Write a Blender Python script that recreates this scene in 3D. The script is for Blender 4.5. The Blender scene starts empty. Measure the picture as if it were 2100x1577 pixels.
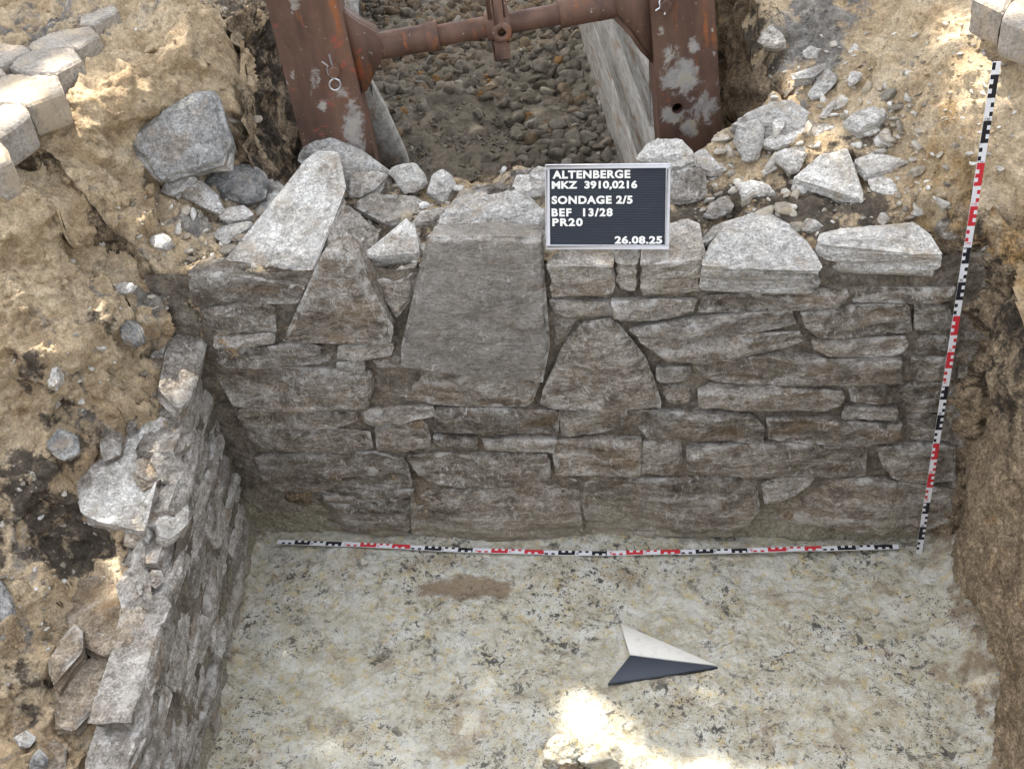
import bpy, math, random
import numpy as np
from mathutils import Vector, Matrix
from mathutils.geometry import delaunay_2d_cdt

random.seed(7)
SC = bpy.context.scene
COL = SC.collection

# ------------------------------------------------------------------ camera
FPX, PITCH, YAW, ROLL = 2298.56, 0.6781, -0.1908, 0.13
CAM = np.array([1.208, -2.2261, 2.4556])
_c, _s = math.cos(YAW), math.sin(YAW)
CF = np.array([_s*math.cos(PITCH), _c*math.cos(PITCH), -math.sin(PITCH)])
_R = np.array([_c, -_s, 0.0]); _D = np.cross(CF, _R)
CR = math.cos(ROLL)*_R + math.sin(ROLL)*_D
CD = -math.sin(ROLL)*_R + math.cos(ROLL)*_D
cam = bpy.data.cameras.new('camera'); camo = bpy.data.objects.new('camera', cam); COL.objects.link(camo)
cam.sensor_width = 36.0; cam.lens = FPX/2100*36.0; cam.clip_start = 0.05; cam.clip_end = 500
M = Matrix.Identity(4)
for i in range(3):
    M[i][0] = CR[i]; M[i][1] = -CD[i]; M[i][2] = -CF[i]; M[i][3] = CAM[i]
camo.matrix_world = M
SC.camera = camo

# ------------------------------------------------------------------ light
SUN_EL, SUN_AZ = math.radians(62), math.radians(115)     # azimuth measured from +X, counter-clockwise
SUN_DIR = np.array([math.cos(SUN_EL)*math.cos(SUN_AZ), math.cos(SUN_EL)*math.sin(SUN_AZ), math.sin(SUN_EL)])
world = bpy.data.worlds.new('World'); SC.world = world; world.use_nodes = True
wt = world.node_tree; wt.nodes.clear()
sky = wt.nodes.new('ShaderNodeTexSky'); sky.sky_type = 'NISHITA'; sky.sun_disc = False
sky.sun_elevation = SUN_EL; sky.sun_rotation = math.pi/2 - SUN_AZ
sky.air_density = 1.0; sky.dust_density = 4.0; sky.ozone_density = 1.0
hs = wt.nodes.new('ShaderNodeHueSaturation'); hs.inputs['Saturation'].default_value = 0.35
bg = wt.nodes.new('ShaderNodeBackground'); bg.inputs['Strength'].default_value = 0.15
wo = wt.nodes.new('ShaderNodeOutputWorld')
wt.links.new(sky.outputs[0], hs.inputs['Color']); wt.links.new(hs.outputs[0], bg.inputs['Color'])
wt.links.new(bg.outputs[0], wo.inputs['Surface'])
sun = bpy.data.lights.new('sun', 'SUN'); sun.energy = 3.2; sun.angle = math.radians(0.5); sun.color = (1.0, 0.93, 0.82)
suno = bpy.data.objects.new('sun', sun); COL.objects.link(suno)
suno.rotation_euler = Vector(SUN_DIR).to_track_quat('Z', 'Y').to_euler(); suno.location = (0, 0, 8)
SC.view_settings.view_transform = 'Standard'; SC.view_settings.look = 'None'
SC.view_settings.exposure = 2.0; SC.view_settings.gamma = 1.0

# ------------------------------------------------------------------ pixel -> world
def ray(px, py): return CF + CR*((px-1050)/FPX) + CD*((py-788.5)/FPX)
def PZ(px, py, z): d = ray(px, py); return CAM + d*((z-CAM[2])/d[2])
def PY(px, py, y): d = ray(px, py); return CAM + d*((y-CAM[1])/d[1])
def PP(px, py, p0, n): d = ray(px, py); n = np.asarray(n, float); return CAM + d*(((np.asarray(p0)-CAM)@n)/(d@n))

# ------------------------------------------------------------------ noise (numpy)
def _hash(ix, iy, iz, seed):
    h = (ix.astype(np.uint32)*np.uint32(374761393) + iy.astype(np.uint32)*np.uint32(668265263)
         + iz.astype(np.uint32)*np.uint32(2246822519) + np.uint32((seed*3266489917) & 0xffffffff))
    h = (h ^ (h >> np.uint32(13)))*np.uint32(1274126177)
    h = (h ^ (h >> np.uint32(16)))*np.uint32(2654435761)
    h = h ^ (h >> np.uint32(15))
    return h.astype(np.float64)/4294967295.0
def noise3(p, seed=0):
    p = np.asarray(p, float); i = np.floor(p).astype(np.int64); f = p-i
    f = f*f*f*(f*(f*6-15)+10)
    x, y, z = i[:, 0], i[:, 1], i[:, 2]; r = 0
    for dx in (0, 1):
        wx = f[:, 0] if dx else 1-f[:, 0]
        for dy in (0, 1):
            wy = f[:, 1] if dy else 1-f[:, 1]
            for dz in (0, 1):
                wz = f[:, 2] if dz else 1-f[:, 2]
                r = r + wx*wy*wz*_hash(x+dx, y+dy, z+dz, seed)
    return r*2-1
def fbm(p, octv=4, seed=0, gain=0.5, lac=2.03):
    r = 0; a = 1.0; q = np.asarray(p, float)
    for k in range(octv):
        r = r + a*noise3(q, seed+k*17); q = q*lac+3.7; a *= gain
    return r
def vfbm(p, octv=4, seed=0, gain=0.5):
    return np.stack([fbm(p, octv, seed+s, gain) for s in (0, 101, 202)], 1)
def worley2(x, y, seed=0):
    ix = np.floor(x).astype(np.int64); iy = np.floor(y).astype(np.int64)
    f1 = np.full(x.shape, 9.0); f2 = np.full(x.shape, 9.0); idv = np.zeros(x.shape)
    z0 = np.zeros_like(ix)
    for dx in (-1, 0, 1):
        for dy in (-1, 0, 1):
            cx = ix+dx; cy = iy+dy
            px = cx+_hash(cx, cy, z0, seed); py = cy+_hash(cx, cy, z0, seed+1)
            d = np.hypot(px-x, py-y); v = _hash(cx, cy, z0, seed+2)
            m = d < f1
            f2 = np.where(m, f1, np.minimum(f2, d)); idv = np.where(m, v, idv); f1 = np.where(m, d, f1)
    return f1, f2, idv

# ------------------------------------------------------------------ mesh helpers
def mesh_np(name, V, faces, smooth=True, attrs=None, mats=None, fmat=None):
    me = bpy.data.meshes.new(name)
    V = np.asarray(V, np.float32)
    groups = faces if isinstance(faces, list) else [faces]
    groups = [np.asarray(g, np.int32) for g in groups if len(g)]
    me.vertices.add(len(V)); me.vertices.foreach_set('co', V.ravel())
    idx = np.concatenate([g.ravel() for g in groups])
    tot = np.concatenate([np.full(len(g), g.shape[1], np.int32) for g in groups])
    st = np.concatenate([[0], np.cumsum(tot)[:-1]]).astype(np.int32)
    me.loops.add(len(idx)); me.loops.foreach_set('vertex_index', idx)
    me.polygons.add(len(tot)); me.polygons.foreach_set('loop_start', st); me.polygons.foreach_set('loop_total', tot)
    if smooth: me.polygons.foreach_set('use_smooth', np.ones(len(tot), bool))
    if fmat is not None: me.polygons.foreach_set('material_index', np.asarray(fmat, np.int32))
    me.update(calc_edges=True)
    if attrs:
        for k, v in attrs.items():
            a = me.attributes.new(k, 'FLOAT', 'POINT'); a.data.foreach_set('value', np.asarray(v, np.float32))
    for m in (mats or []): me.materials.append(m)
    return me
def link(name, me, parent=None, loc=None):
    o = bpy.data.objects.new(name, me); COL.objects.link(o)
    if parent is not None: o.parent = parent
    if loc is not None: o.location = loc
    return o
def world_obj(name, V, faces, mat, parent=None, origin=None, base=None, **kw):
    """Link a mesh whose vertices are in world space, with its origin moved to `origin` (centre by default)."""
    V = np.asarray(V, float)
    org = V.mean(0) if origin is None else np.asarray(origin, float)
    mats = mat if isinstance(mat, list) else [mat]
    me = mesh_np(name, V-org, faces, mats=mats, **kw)
    off = np.zeros(3)
    p = parent
    while p is not None: off += np.array(p.location); p = p.parent
    return link(name, me, parent, tuple(org-off))
def tag(o, label=None, cat=None, group=None, kind=None):
    if label: o['label'] = label
    if cat: o['category'] = cat
    if group: o['group'] = group
    if kind: o['kind'] = kind
    return o
def empty(name, loc, label, cat, group=None):
    o = bpy.data.objects.new(name, None); o.empty_display_size = 0.05; COL.objects.link(o); o.location = tuple(loc)
    return tag(o, label, cat, group)
def grid_faces(nu, nv):
    i = np.arange(nu*nv).reshape(nu, nv)
    return np.stack([i[:-1, :-1].ravel(), i[1:, :-1].ravel(), i[1:, 1:].ravel(), i[:-1, 1:].ravel()], 1)
class MB:
    """Collects simple solids into one mesh."""
    def __init__(self): self.V = []; self.F3 = []; self.F4 = []; self.n = 0; self.m3 = []; self.m4 = []
    def add(self, V, F4=(), F3=(), mi=0):
        self.V.append(np.asarray(V, float))
        for f in F4: self.F4.append([k+self.n for k in f]); self.m4.append(mi)
        for f in F3: self.F3.append([k+self.n for k in f]); self.m3.append(mi)
        self.n += len(V)
    def prism(self, poly, d, mi=0):
        poly = np.asarray(poly, float); d = np.asarray(d, float); k = len(poly)
        V = np.concatenate([poly, poly+d, [poly.mean(0), poly.mean(0)+d]])
        F4 = [(i, (i+1) % k, (i+1) % k+k, i+k) for i in range(k)]
        F3 = [((i+1) % k, i, 2*k) for i in range(k)]+[(i+k, (i+1) % k+k, 2*k+1) for i in range(k)]
        self.add(V, F4, F3, mi)
    def box(self, c, ex, ey, ez, mi=0, bev=0.0):
        c, ex, ey, ez = [np.asarray(a, float) for a in (c, ex, ey, ez)]
        if bev <= 0:
            self.prism([c-ex-ey-ez, c+ex-ey-ez, c+ex+ey-ez, c-ex+ey-ez], ez*2, mi); return
        lx, ly, lz = [np.linalg.norm(a) for a in (ex, ey, ez)]
        ux, uy, uz = ex/lx, ey/ly, ez/lz
        V = []; key = {}
        for sx in (-1, 1):
            for sy in (-1, 1):
                for sz in (-1, 1):
                    for a in range(3):
                        l = [lx-bev, ly-bev, lz-bev]; l[a] += bev
                        key[(sx, sy, sz, a)] = len(V)
                        V.append(c+ux*sx*l[0]+uy*sy*l[1]+uz*sz*l[2])
        F4 = []; F3 = []
        for a in range(3):
            b, d = [q for q in range(3) if q != a]
            for s in (-1, 1):
                f = []
                for (p, q) in ((-1, -1), (1, -1), (1, 1), (-1, 1)):
                    t = [0, 0, 0]; t[a] = s; t[b] = p; t[d] = q; f.append(key[(*t, a)])
                F4.append(f)
        for a in range(3):
            b, d = [q for q in range(3) if q != a]
            for p in (-1, 1):
                for q in (-1, 1):
                    t0 = [0, 0, 0]; t0[b] = p; t0[d] = q; t1 = list(t0); t0[a] = -1; t1[a] = 1
                    F4.append([key[(*t0, b)], key[(*t1, b)], key[(*t1, d)], key[(*t0, d)]])
        for sx in (-1, 1):
            for sy in (-1, 1):
                for sz in (-1, 1): F3.append([key[(sx, sy, sz, a)] for a in range(3)])
        self.add(V, F4, F3, mi)
    def tube(self, p0, p1, r0, r1=None, n=24, inner=0.0, mi=0):
        p0, p1 = np.asarray(p0, float), np.asarray(p1, float); r1 = r0 if r1 is None else r1
        a = (p1-p0)/np.linalg.norm(p1-p0); h = np.array([0, 0, 1.0]) if abs(a[2]) < .9 else np.array([1.0, 0, 0])
        u = np.cross(a, h); u /= np.linalg.norm(u); v = np.cross(a, u)
        t = np.arange(n)*2*math.pi/n; c = np.cos(t)[:, None]*u+np.sin(t)[:, None]*v
        if inner > 0:
            V = np.concatenate([p0+c*r0, p1+c*r1, p0+c*inner, p1+c*inner])
            F = []
            for i in range(n):
                j = (i+1) % n
                F += [(i, j, n+j, n+i), (2*n+j, 2*n+i, 3*n+i, 3*n+j), (j, i, 2*n+i, 2*n+j), (n+i, n+j, 3*n+j, 3*n+i)]
            self.add(V, F, (), mi)
        else:
            V = np.concatenate([p0+c*r0, p1+c*r1, [p0, p1]])
            self.add(V, [(i, (i+1) % n, n+(i+1) % n, n+i) for i in range(n)],
                     [((i+1) % n, i, 2*n) for i in range(n)]+[(n+i, n+(i+1) % n, 2*n+1) for i in range(n)], mi)
    def wire(self, pts, r, n=8, mi=0):
        pts = [np.asarray(p, float) for p in pts]; rings = []; up = None
        for k, p in enumerate(pts):
            a = pts[min(k+1, len(pts)-1)]-pts[max(k-1, 0)]; a /= np.linalg.norm(a)
            if up is None:
                up = np.array([0, 0, 1.0]) if abs(a[2]) < .9 else np.array([1.0, 0, 0])
            u = np.cross(a, up); u /= np.linalg.norm(u); v = np.cross(a, u); up = -v if (-v)@up > 0 else v
            t = np.arange(n)*2*math.pi/n
            rings.append(p+np.cos(t)[:, None]*u*r+np.sin(t)[:, None]*v*r)
        V = np.concatenate(rings+[[pts[0], pts[-1]]]); F = []; m = len(pts)
        for k in range(m-1):
            for i in range(n):
                j = (i+1) % n; F.append((k*n+i, k*n+j, (k+1)*n+j, (k+1)*n+i))
        F3 = [((i+1) % n, i, m*n) for i in range(n)]+[((m-1)*n+i, (m-1)*n+(i+1) % n, m*n+1) for i in range(n)]
        self.add(V, F, F3, mi)
    def build(self, name, mat, parent=None, smooth=False, origin=None, autosmooth=True):
        V = np.concatenate(self.V); fs = []; fm = []
        if self.F4: fs.append(np.array(self.F4)); fm += self.m4
        if self.F3: fs.append(np.array(self.F3)); fm += self.m3
        o = world_obj(name, V, fs, mat, parent, origin=origin, smooth=smooth, fmat=fm)
        if smooth and autosmooth:
            o.data.set_sharp_from_angle(angle=math.radians(35))
        return o

# ------------------------------------------------------------------ materials
class G:
    def __init__(self, name):
        self.m = bpy.data.materials.new(name); self.m.use_nodes = True; self.t = self.m.node_tree
        self.b = self.t.nodes['Principled BSDF']; self.b.inputs['Specular IOR Level'].default_value = 0.25
        self._pos = None
    def n(self, typ): return self.t.nodes.new(typ)
    def put(self, sock, v):
        if isinstance(v, (int, float)): sock.default_value = v
        elif isinstance(v, tuple): sock.default_value = v if len(v) != 3 or sock.type == 'VECTOR' else (*v, 1)
        else: self.t.links.new(v, sock)
    def obj(self, rnd=True):
        tc = self.n('ShaderNodeTexCoord')
        if not rnd: return tc.outputs['Object']
        oi = self.n('ShaderNodeObjectInfo'); s = self.n('ShaderNodeVectorMath'); s.operation = 'SCALE'
        cb = self.n('ShaderNodeCombineXYZ'); self.put(cb.inputs[0], oi.outputs['Random']); cb.inputs[1].default_value = .37; self.put(cb.inputs[2], oi.outputs['Random'])
        self.put(s.inputs[0], cb.outputs[0]); s.inputs['Scale'].default_value = 17.3
        a = self.n('ShaderNodeVectorMath'); self.put(a.inputs[0], tc.outputs['Object']); self.put(a.inputs[1], s.outputs[0])
        return a.outputs[0]
    def rnd(self): return self.n('ShaderNodeObjectInfo').outputs['Random']
    def pos(self):
        return self.n('ShaderNodeNewGeometry').outputs['Position']
    def sep(self, v, k):
        s = self.n('ShaderNodeSeparateXYZ'); self.put(s.inputs[0], v); return s.outputs[k]
    def scale(self, v, s):
        m = self.n('ShaderNodeVectorMath'); m.operation = 'MULTIPLY'; self.put(m.inputs[0], v); m.inputs[1].default_value = s; return m.outputs[0]
    def noise(self, vec, sc, det=5, rough=.55, dist=0.0):
        n = self.n('ShaderNodeTexNoise'); self.put(n.inputs['Vector'], vec)
        n.inputs['Scale'].default_value = sc; n.inputs['Detail'].default_value = det
        n.inputs['Roughness'].default_value = rough; n.inputs['Distortion'].default_value = dist
        return n.outputs['Fac']
    def vor(self, vec, sc, out='Distance', feat='F1', rnd=1.0):
        n = self.n('ShaderNodeTexVoronoi'); n.feature = feat; self.put(n.inputs['Vector'], vec); n.inputs['Scale'].default_value = sc
        n.inputs['Randomness'].default_value = rnd
        return n.outputs[out]
    def ramp(self, fac, stops, interp='LINEAR'):
        r = self.n('ShaderNodeValToRGB'); self.put(r.inputs[0], fac); e = r.color_ramp.elements; r.color_ramp.interpolation = interp
        while len(e) < len(stops): e.new(.5)
        for k, (p, c) in enumerate(stops):
            e[k].position = p; e[k].color = (*c, 1) if isinstance(c, tuple) else (c, c, c, 1)
        return r.outputs[0]
    def step(self, fac, a, b, lo=0.0, hi=1.0):
        r = self.n('ShaderNodeMapRange'); self.put(r.inputs[0], fac)
        r.inputs[1].default_value = a; r.inputs[2].default_value = b; r.inputs[3].default_value = lo; r.inputs[4].default_value = hi
        r.interpolation_type = 'SMOOTHSTEP'; return r.outputs[0]
    def mix(self, fac, a, b, mode='MIX'):
        m = self.n('ShaderNodeMix'); m.data_type = 'RGBA'; m.blend_type = mode
        self.put(m.inputs[0], fac); self.put(m.inputs[6], a); self.put(m.inputs[7], b); return m.outputs[2]
    def math(self, op, a, b=0.0, clamp=False):
        m = self.n('ShaderNodeMath'); m.operation = op; m.use_clamp = clamp; self.put(m.inputs[0], a); self.put(m.inputs[1], b); return m.outputs[0]
    def mul(self, a, b): return self.math('MULTIPLY', a, b, True)
    def attr(self, name):
        a = self.n('ShaderNodeAttribute'); a.attribute_name = name; return a.outputs['Fac']
    def vein(self, vec, sc, w, det=3, dist=.8):
        f = self.noise(vec, sc, det, .5, dist); d = self.math('ABSOLUTE', self.math('SUBTRACT', f, .5))
        return self.step(d, 0.0, w, 1.0, 0.0)
    def done(self, col, rough=.85, bump=None, strength=.5, dist=.004):
        self.put(self.b.inputs['Base Color'], col); self.put(self.b.inputs['Roughness'], rough)
        if bump is not None:
            b = self.n('ShaderNodeBump'); b.inputs['Strength'].default_value = strength; b.inputs['Distance'].default_value = dist
            self.put(b.inputs['Height'], bump); self.t.links.new(b.outputs[0], self.b.inputs['Normal'])
        return self.m
MAT = {}
def g_lo(a, q): return 1-(1-a)*q
def g_hi(a, q): return 1+(a-1)*q
def lime(name, dark, mid, light, white=.5, ochre=.4, edgew=.8, veinw=.7, clay=False, strata=True, gq=1.0):
    g = G(name); v = g.obj(); w = g.scale(v, (1.0, 1.0, 2.6)) if strata else v
    n1 = g.noise(w, 9, 8, .6, .4); n2 = g.noise(v, 34, 8, .7, .4); n1 = g.math('ADD', g.math('MULTIPLY', n1, .55), g.math('MULTIPLY', n2, .45)); col = g.ramp(n1, [(.36, dark), (.5, mid), (.64, light)])
    vs = g.math('MULTIPLY_ADD', g.rnd(), .55); vs.node.inputs[2].default_value = .75
    gr_ = g.step(g.noise(v, 170, 5, .75), .30, .70, g_lo(.58, gq), g_hi(1.42, gq)); col = g.mix(1.0, col, gr_, 'MULTIPLY')
    gr2 = g.step(g.noise(w, 62, 6, .75, .5), .32, .68, g_lo(.62, gq), g_hi(1.38, gq)); col = g.mix(1.0, col, gr2, 'MULTIPLY')
    ck = g.mul(g.vein(w, 6, .0045, 7, .5), g.step(g.noise(v, 9, 4), .47, .58)); col = g.mix(g.mul(ck, .8), col, tuple(.25*c for c in dark))
    col = g.mix(1.0, col, vs, 'MULTIPLY')
    oc = g.mul(g.step(g.noise(w, 6, 5, .6, .6), .55, .7), ochre); col = g.mix(oc, col, (.23, .14, .06))
    dk = g.mul(g.step(g.noise(v, 17, 6, .65), .55, .72), .55); col = g.mix(dk, col, tuple(.45*c for c in dark))
    sm = g.mul(g.step(g.noise(w, 8, 8, .75, .9), .54, .68), white); col = g.mix(sm, col, (.50, .47, .42))
    patch = g.step(g.noise(v, 6, 4, .6), .5, .64)
    ve = g.mul(g.mul(g.vein(v, 10, .016, 7, 1.0), g.mul(patch, g.step(g.noise(v, 38, 4, .65), .40, .54))), veinw); col = g.mix(ve, col, (.60, .57, .52))
    wv = g.n('ShaderNodeVectorMath'); wv.operation = 'MULTIPLY_ADD'; nz = g.n('ShaderNodeTexNoise'); g.put(nz.inputs['Vector'], v); nz.inputs['Scale'].default_value = 9
    g.put(wv.inputs[0], nz.outputs['Color']); wv.inputs[1].default_value = (.025, .025, .025); g.put(wv.inputs[2], v)
    for rot, sc_, lo_, sd_ in (((0, .9, .6), 70, .57, 0), ((.3, -.7, 1.2), 84, .575, 5)):
        tc2 = g.n('ShaderNodeMapping'); g.put(tc2.inputs['Vector'], wv.outputs[0]); tc2.inputs['Rotation'].default_value = rot; tc2.inputs['Scale'].default_value = (1.0, 1.0, .36); tc2.inputs['Location'].default_value = (sd_, 0, 0)
        fl = g.mul(g.mul(g.step(g.noise(tc2.outputs[0], sc_, 6, .72, .15), lo_, lo_+.06), g.step(g.noise(tc2.outputs[0], 5, 6, .7), .48, .62)), veinw); col = g.mix(fl, col, (.60, .58, .53))
    du = g.mul(g.step(g.noise(v, 10, 7, .7, .6), .52, .66), .55 if name in ('dry_limestone', 'chalky_limestone', 'blue_grey_marl') else .15); col = g.mix(du, col, (.42, .33, .225))
    sp = g.mul(g.step(g.noise(v, 110, 3, .6), .68, .76), .4*white+.1); col = g.mix(sp, col, (.55, .53, .48))
    ed = g.mul(g.mul(g.attr('edge'), g.step(g.noise(v, 22, 6, .7), .46, .62)), edgew*.85); col = g.mix(ed, col, (.68, .66, .61))
    if clay:
        z = g.sep(g.pos(), 2); zz = g.math('ADD', z, g.math('MULTIPLY', g.math('SUBTRACT', g.noise(g.pos(), 7, 5, .6), .5), .35))
        col = g.mix(g.step(zz, .0, .15, .55, 0.0), col, (.33, .29, .21))
    fine = g.math('ADD', g.math('MULTIPLY', g.noise(w, 45, 10, .68, .3), 1.0), g.math('MULTIPLY', g.noise(v, 210, 4, .6), .35))
    return g.done(col, .85, fine, 1.0, .010)
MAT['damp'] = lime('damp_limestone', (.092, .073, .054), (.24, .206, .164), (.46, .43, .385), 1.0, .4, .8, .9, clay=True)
MAT['mid'] = lime('grey_limestone', (.14, .116, .09), (.31, .275, .23), (.52, .49, .445), 1.0, .4, .85, .9)
MAT['smooth'] = lime('smooth_grey_limestone', (.20, .175, .146), (.315, .286, .246), (.42, .388, .342), .55, .3, .7, .6, gq=.6)
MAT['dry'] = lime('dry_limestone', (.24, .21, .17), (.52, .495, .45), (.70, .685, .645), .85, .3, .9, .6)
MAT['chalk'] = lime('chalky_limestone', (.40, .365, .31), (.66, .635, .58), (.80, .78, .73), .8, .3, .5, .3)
MAT['sandy'] = lime('sand_coated_limestone', (.16, .12, .08), (.33, .265, .19), (.50, .43, .34), .6, .5, .8, .4)
MAT['bluegrey'] = lime('blue_grey_marl', (.17, .167, .158), (.28, .274, .258), (.42, .41, .39), .45, .35, .7, .3, strata=False)
MAT['side'] = lime('side_wall_limestone', (.14, .118, .092), (.32, .29, .25), (.54, .515, .47), 1.0, .45, 1.0, 1.0, clay=True)

def soil_mat():
    g = G('sandy_soil'); p = g.pos(); d = g.attr('dark'); gr = g.attr('grey'); o = g.attr('ochre')
    n = g.noise(p, 7, 8, .62, .3)
    col = g.ramp(n, [(.25, (.37, .255, .145)), (.42, (.54, .405, .25)), (.58, (.64, .505, .33)), (.75, (.73, .62, .46))])
    col = g.mix(g.mul(g.step(g.noise(p, 40, 7, .75, .3), .57, .70), .6), col, (.22, .15, .09))
    dn = g.math('ADD', d, g.math('MULTIPLY', g.math('SUBTRACT', g.noise(p, 14, 8, .7), .5), 2.3))
    gn = g.math('ADD', gr, g.math('MULTIPLY', g.math('SUBTRACT', g.noise(p, 11, 8, .7, .5), .5), 2.3))
    on = g.math('ADD', o, g.math('MULTIPLY', g.math('SUBTRACT', g.noise(p, 13, 7, .68), .5), 2.0))
    col = g.mix(g.step(on, .35, .75, 0, .85), col, g.ramp(g.noise(p, 30, 5), [(.35, (.27, .165, .07)), (.65, (.47, .315, .15))]))
    col = g.mix(g.step(gn, .35, .62, 0, .9), col, g.ramp(g.noise(p, 24, 6, .65), [(.3, (.10, .095, .09)), (.5, (.23, .22, .205)), (.72, (.40, .385, .355))]))
    col = g.mix(g.step(dn, .38, .62, 0, .95), col, g.ramp(g.noise(p, 35, 6, .65), [(.3, (.045, .037, .03)), (.55, (.115, .094, .072)), (.72, (.22, .185, .145))]))
    sp = g.mul(g.step(g.noise(p, 120, 3, .6), .67, .75), .5); col = g.mix(sp, col, (.55, .50, .43))
    col = g.mix(1.0, col, g.step(g.noise(p, 150, 5, .75), .3, .7, .72, 1.25), 'MULTIPLY'); col = g.mix(1.0, col, g.step(g.noise(p, 48, 7, .75, .4), .3, .68, .74, 1.2), 'MULTIPLY')
    col = g.mix(g.mul(g.mul(g.vein(p, 9, .006, 6, .8), g.step(g.noise(p, 6, 3), .48, .6)), .7), col, (.10, .075, .05))
    b = g.math('ADD', g.noise(p, 60, 10, .7), g.math('MULTIPLY', g.noise(p, 260, 4, .6), .5))
    return g.done(col, .95, b, 1.0, .012)
MAT['soil'] = soil_mat()
def floor_mat():
    g = G('clay_floor'); p = g.pos()
    q = g.scale(p, (1.0, 1.35, 1.0))
    fm = g.math('ADD', g.math('MULTIPLY', g.noise(q, 9, 8, .65, .4), .42), g.math('ADD', g.math('MULTIPLY', g.noise(p, 42, 6, .7), .33), g.math('MULTIPLY', g.noise(p, 130, 5, .7), .25))); col = g.ramp(fm, [(.36, (.25, .215, .15)), (.44, (.42, .38, .28)), (.51, (.55, .525, .43)), (.59, (.65, .645, .585))])
    col = g.mix(g.mul(g.step(g.noise(p, 34, 7, .72, .3), .53, .64), .7), col, (.56, .44, .20))
    col = g.mix(g.mul(g.step(g.noise(p, 21, 6, .65, .3), .56, .70), .55), col, (.47, .485, .45))
    br = g.mul(g.step(g.noise(p, 6, 9, .75, .5), .545, .66), .6); col = g.mix(br, col, (.29, .21, .13))
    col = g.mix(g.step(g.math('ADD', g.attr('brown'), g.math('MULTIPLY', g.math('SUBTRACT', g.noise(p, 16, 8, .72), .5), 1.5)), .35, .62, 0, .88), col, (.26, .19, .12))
    pm = g.step(g.noise(p, 3.2, 7, .7, .4), .44, .60)
    for sc, a, b_, f in ((10, .60, .64, .8), (22, .575, .61, .9), (50, .57, .605, .95), (130, .565, .60, .95)):
        col = g.mix(g.mul(g.mul(g.step(g.noise(p, sc, 6, .72, .5), a, b_), g.math('ADD', g.math('MULTIPLY', pm, .72), .28)), f), col, (.07, .066, .06))
    cr = g.mul(g.mul(g.vein(g.scale(p, (.7, 1.5, 1)), 13, .010, 5, .6), g.step(g.noise(p, 4.2, 3), .5, .62)), .75); col = g.mix(cr, col, (.12, .10, .075))
    b = g.math('ADD', g.noise(p, 55, 10, .7), g.math('MULTIPLY', g.noise(p, 240, 4, .6), .4))
    return g.done(col, .92, b, .9, .008)
MAT['floor'] = floor_mat()
def earth_mat():
    g = G('brown_earth'); p = g.pos(); d = g.attr('dark'); o = g.attr('ochre')
    col = g.ramp(g.noise(p, 9, 9, .68, .5), [(.28, (.12, .088, .058)), (.44, (.25, .187, .122)), (.58, (.37, .285, .185)), (.75, (.48, .385, .265))])
    dn = g.math('ADD', d, g.math('MULTIPLY', g.math('SUBTRACT', g.noise(p, 13, 9, .75, .4), .5), 2.2))
    on = g.math('ADD', o, g.math('MULTIPLY', g.math('SUBTRACT', g.noise(p, 8, 9, .75, .5), .5), 2.6))
    col = g.mix(g.step(on, .4, .7, 0, .85), col, (.40, .25, .105))
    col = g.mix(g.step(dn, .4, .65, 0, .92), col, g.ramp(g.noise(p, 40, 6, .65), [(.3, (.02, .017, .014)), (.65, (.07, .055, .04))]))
    col = g.mix(g.mul(g.step(g.noise(p, 60, 4, .6), .66, .74), .5), col, (.48, .43, .34))
    col = g.mix(1.0, col, g.step(g.noise(p, 140, 5, .75), .3, .7, .5, 1.5), 'MULTIPLY'); col = g.mix(1.0, col, g.step(g.noise(p, 45, 7, .75, .4), .3, .68, .55, 1.4), 'MULTIPLY')
    col = g.mix(g.mul(g.mul(g.vein(g.scale(p, (1.6, 1.6, .6)), 8, .008, 6, .8), g.step(g.noise(p, 6, 3), .48, .6)), .8), col, (.045, .034, .024))
    b = g.math('ADD', g.noise(p, 50, 10, .7), g.math('MULTIPLY', g.noise(p, 220, 4, .6), .4))
    return g.done(col, .95, b, 1.0, .012)
MAT['earth'] = earth_mat()
def mortar_mat():
    g = G('earth_mortar'); p = g.pos()
    col = g.ramp(g.noise(p, 14, 8, .65), [(.3, (.075, .06, .046)), (.48, (.185, .157, .122)), (.68, (.30, .262, .21))])
    col = g.mix(g.mul(g.step(g.noise(p, 5, 5, .6), .55, .7), .6), col, (.20, .135, .075))
    z = g.math('ADD', g.sep(p, 2), g.math('MULTIPLY', g.math('SUBTRACT', g.noise(p, 8, 5), .5), .3))
    col = g.mix(g.step(z, .03, .2, .85, 0.0), col, (.36, .33, .245))
    col = g.mix(1.0, col, g.step(g.noise(p, 120, 6, .75), .3, .7, .5, 1.45), 'MULTIPLY')
    return g.done(col, .95, g.noise(p, 70, 9, .7), 1.0, .010)
MAT['mortar'] = mortar_mat()
def gravel_mat():
    g = G('trench_rubble'); v = g.pos(); r = g.attr('tone')
    col = g.ramp(r, [(0, (.07, .057, .043)), (.3, (.185, .158, .12)), (.55, (.30, .268, .215)), (.75, (.25, .18, .11)), (.9, (.42, .395, .345)), (1, (.33, .19, .08))])
    col = g.mix(1.0, col, g.ramp(g.noise(v, 40, 7, .65), [(.3, .6), (.7, 1.25)]), 'MULTIPLY')
    return g.done(col, .95, g.noise(v, 120, 8, .7), .7, .005)
MAT['gravel'] = gravel_mat()
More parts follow.
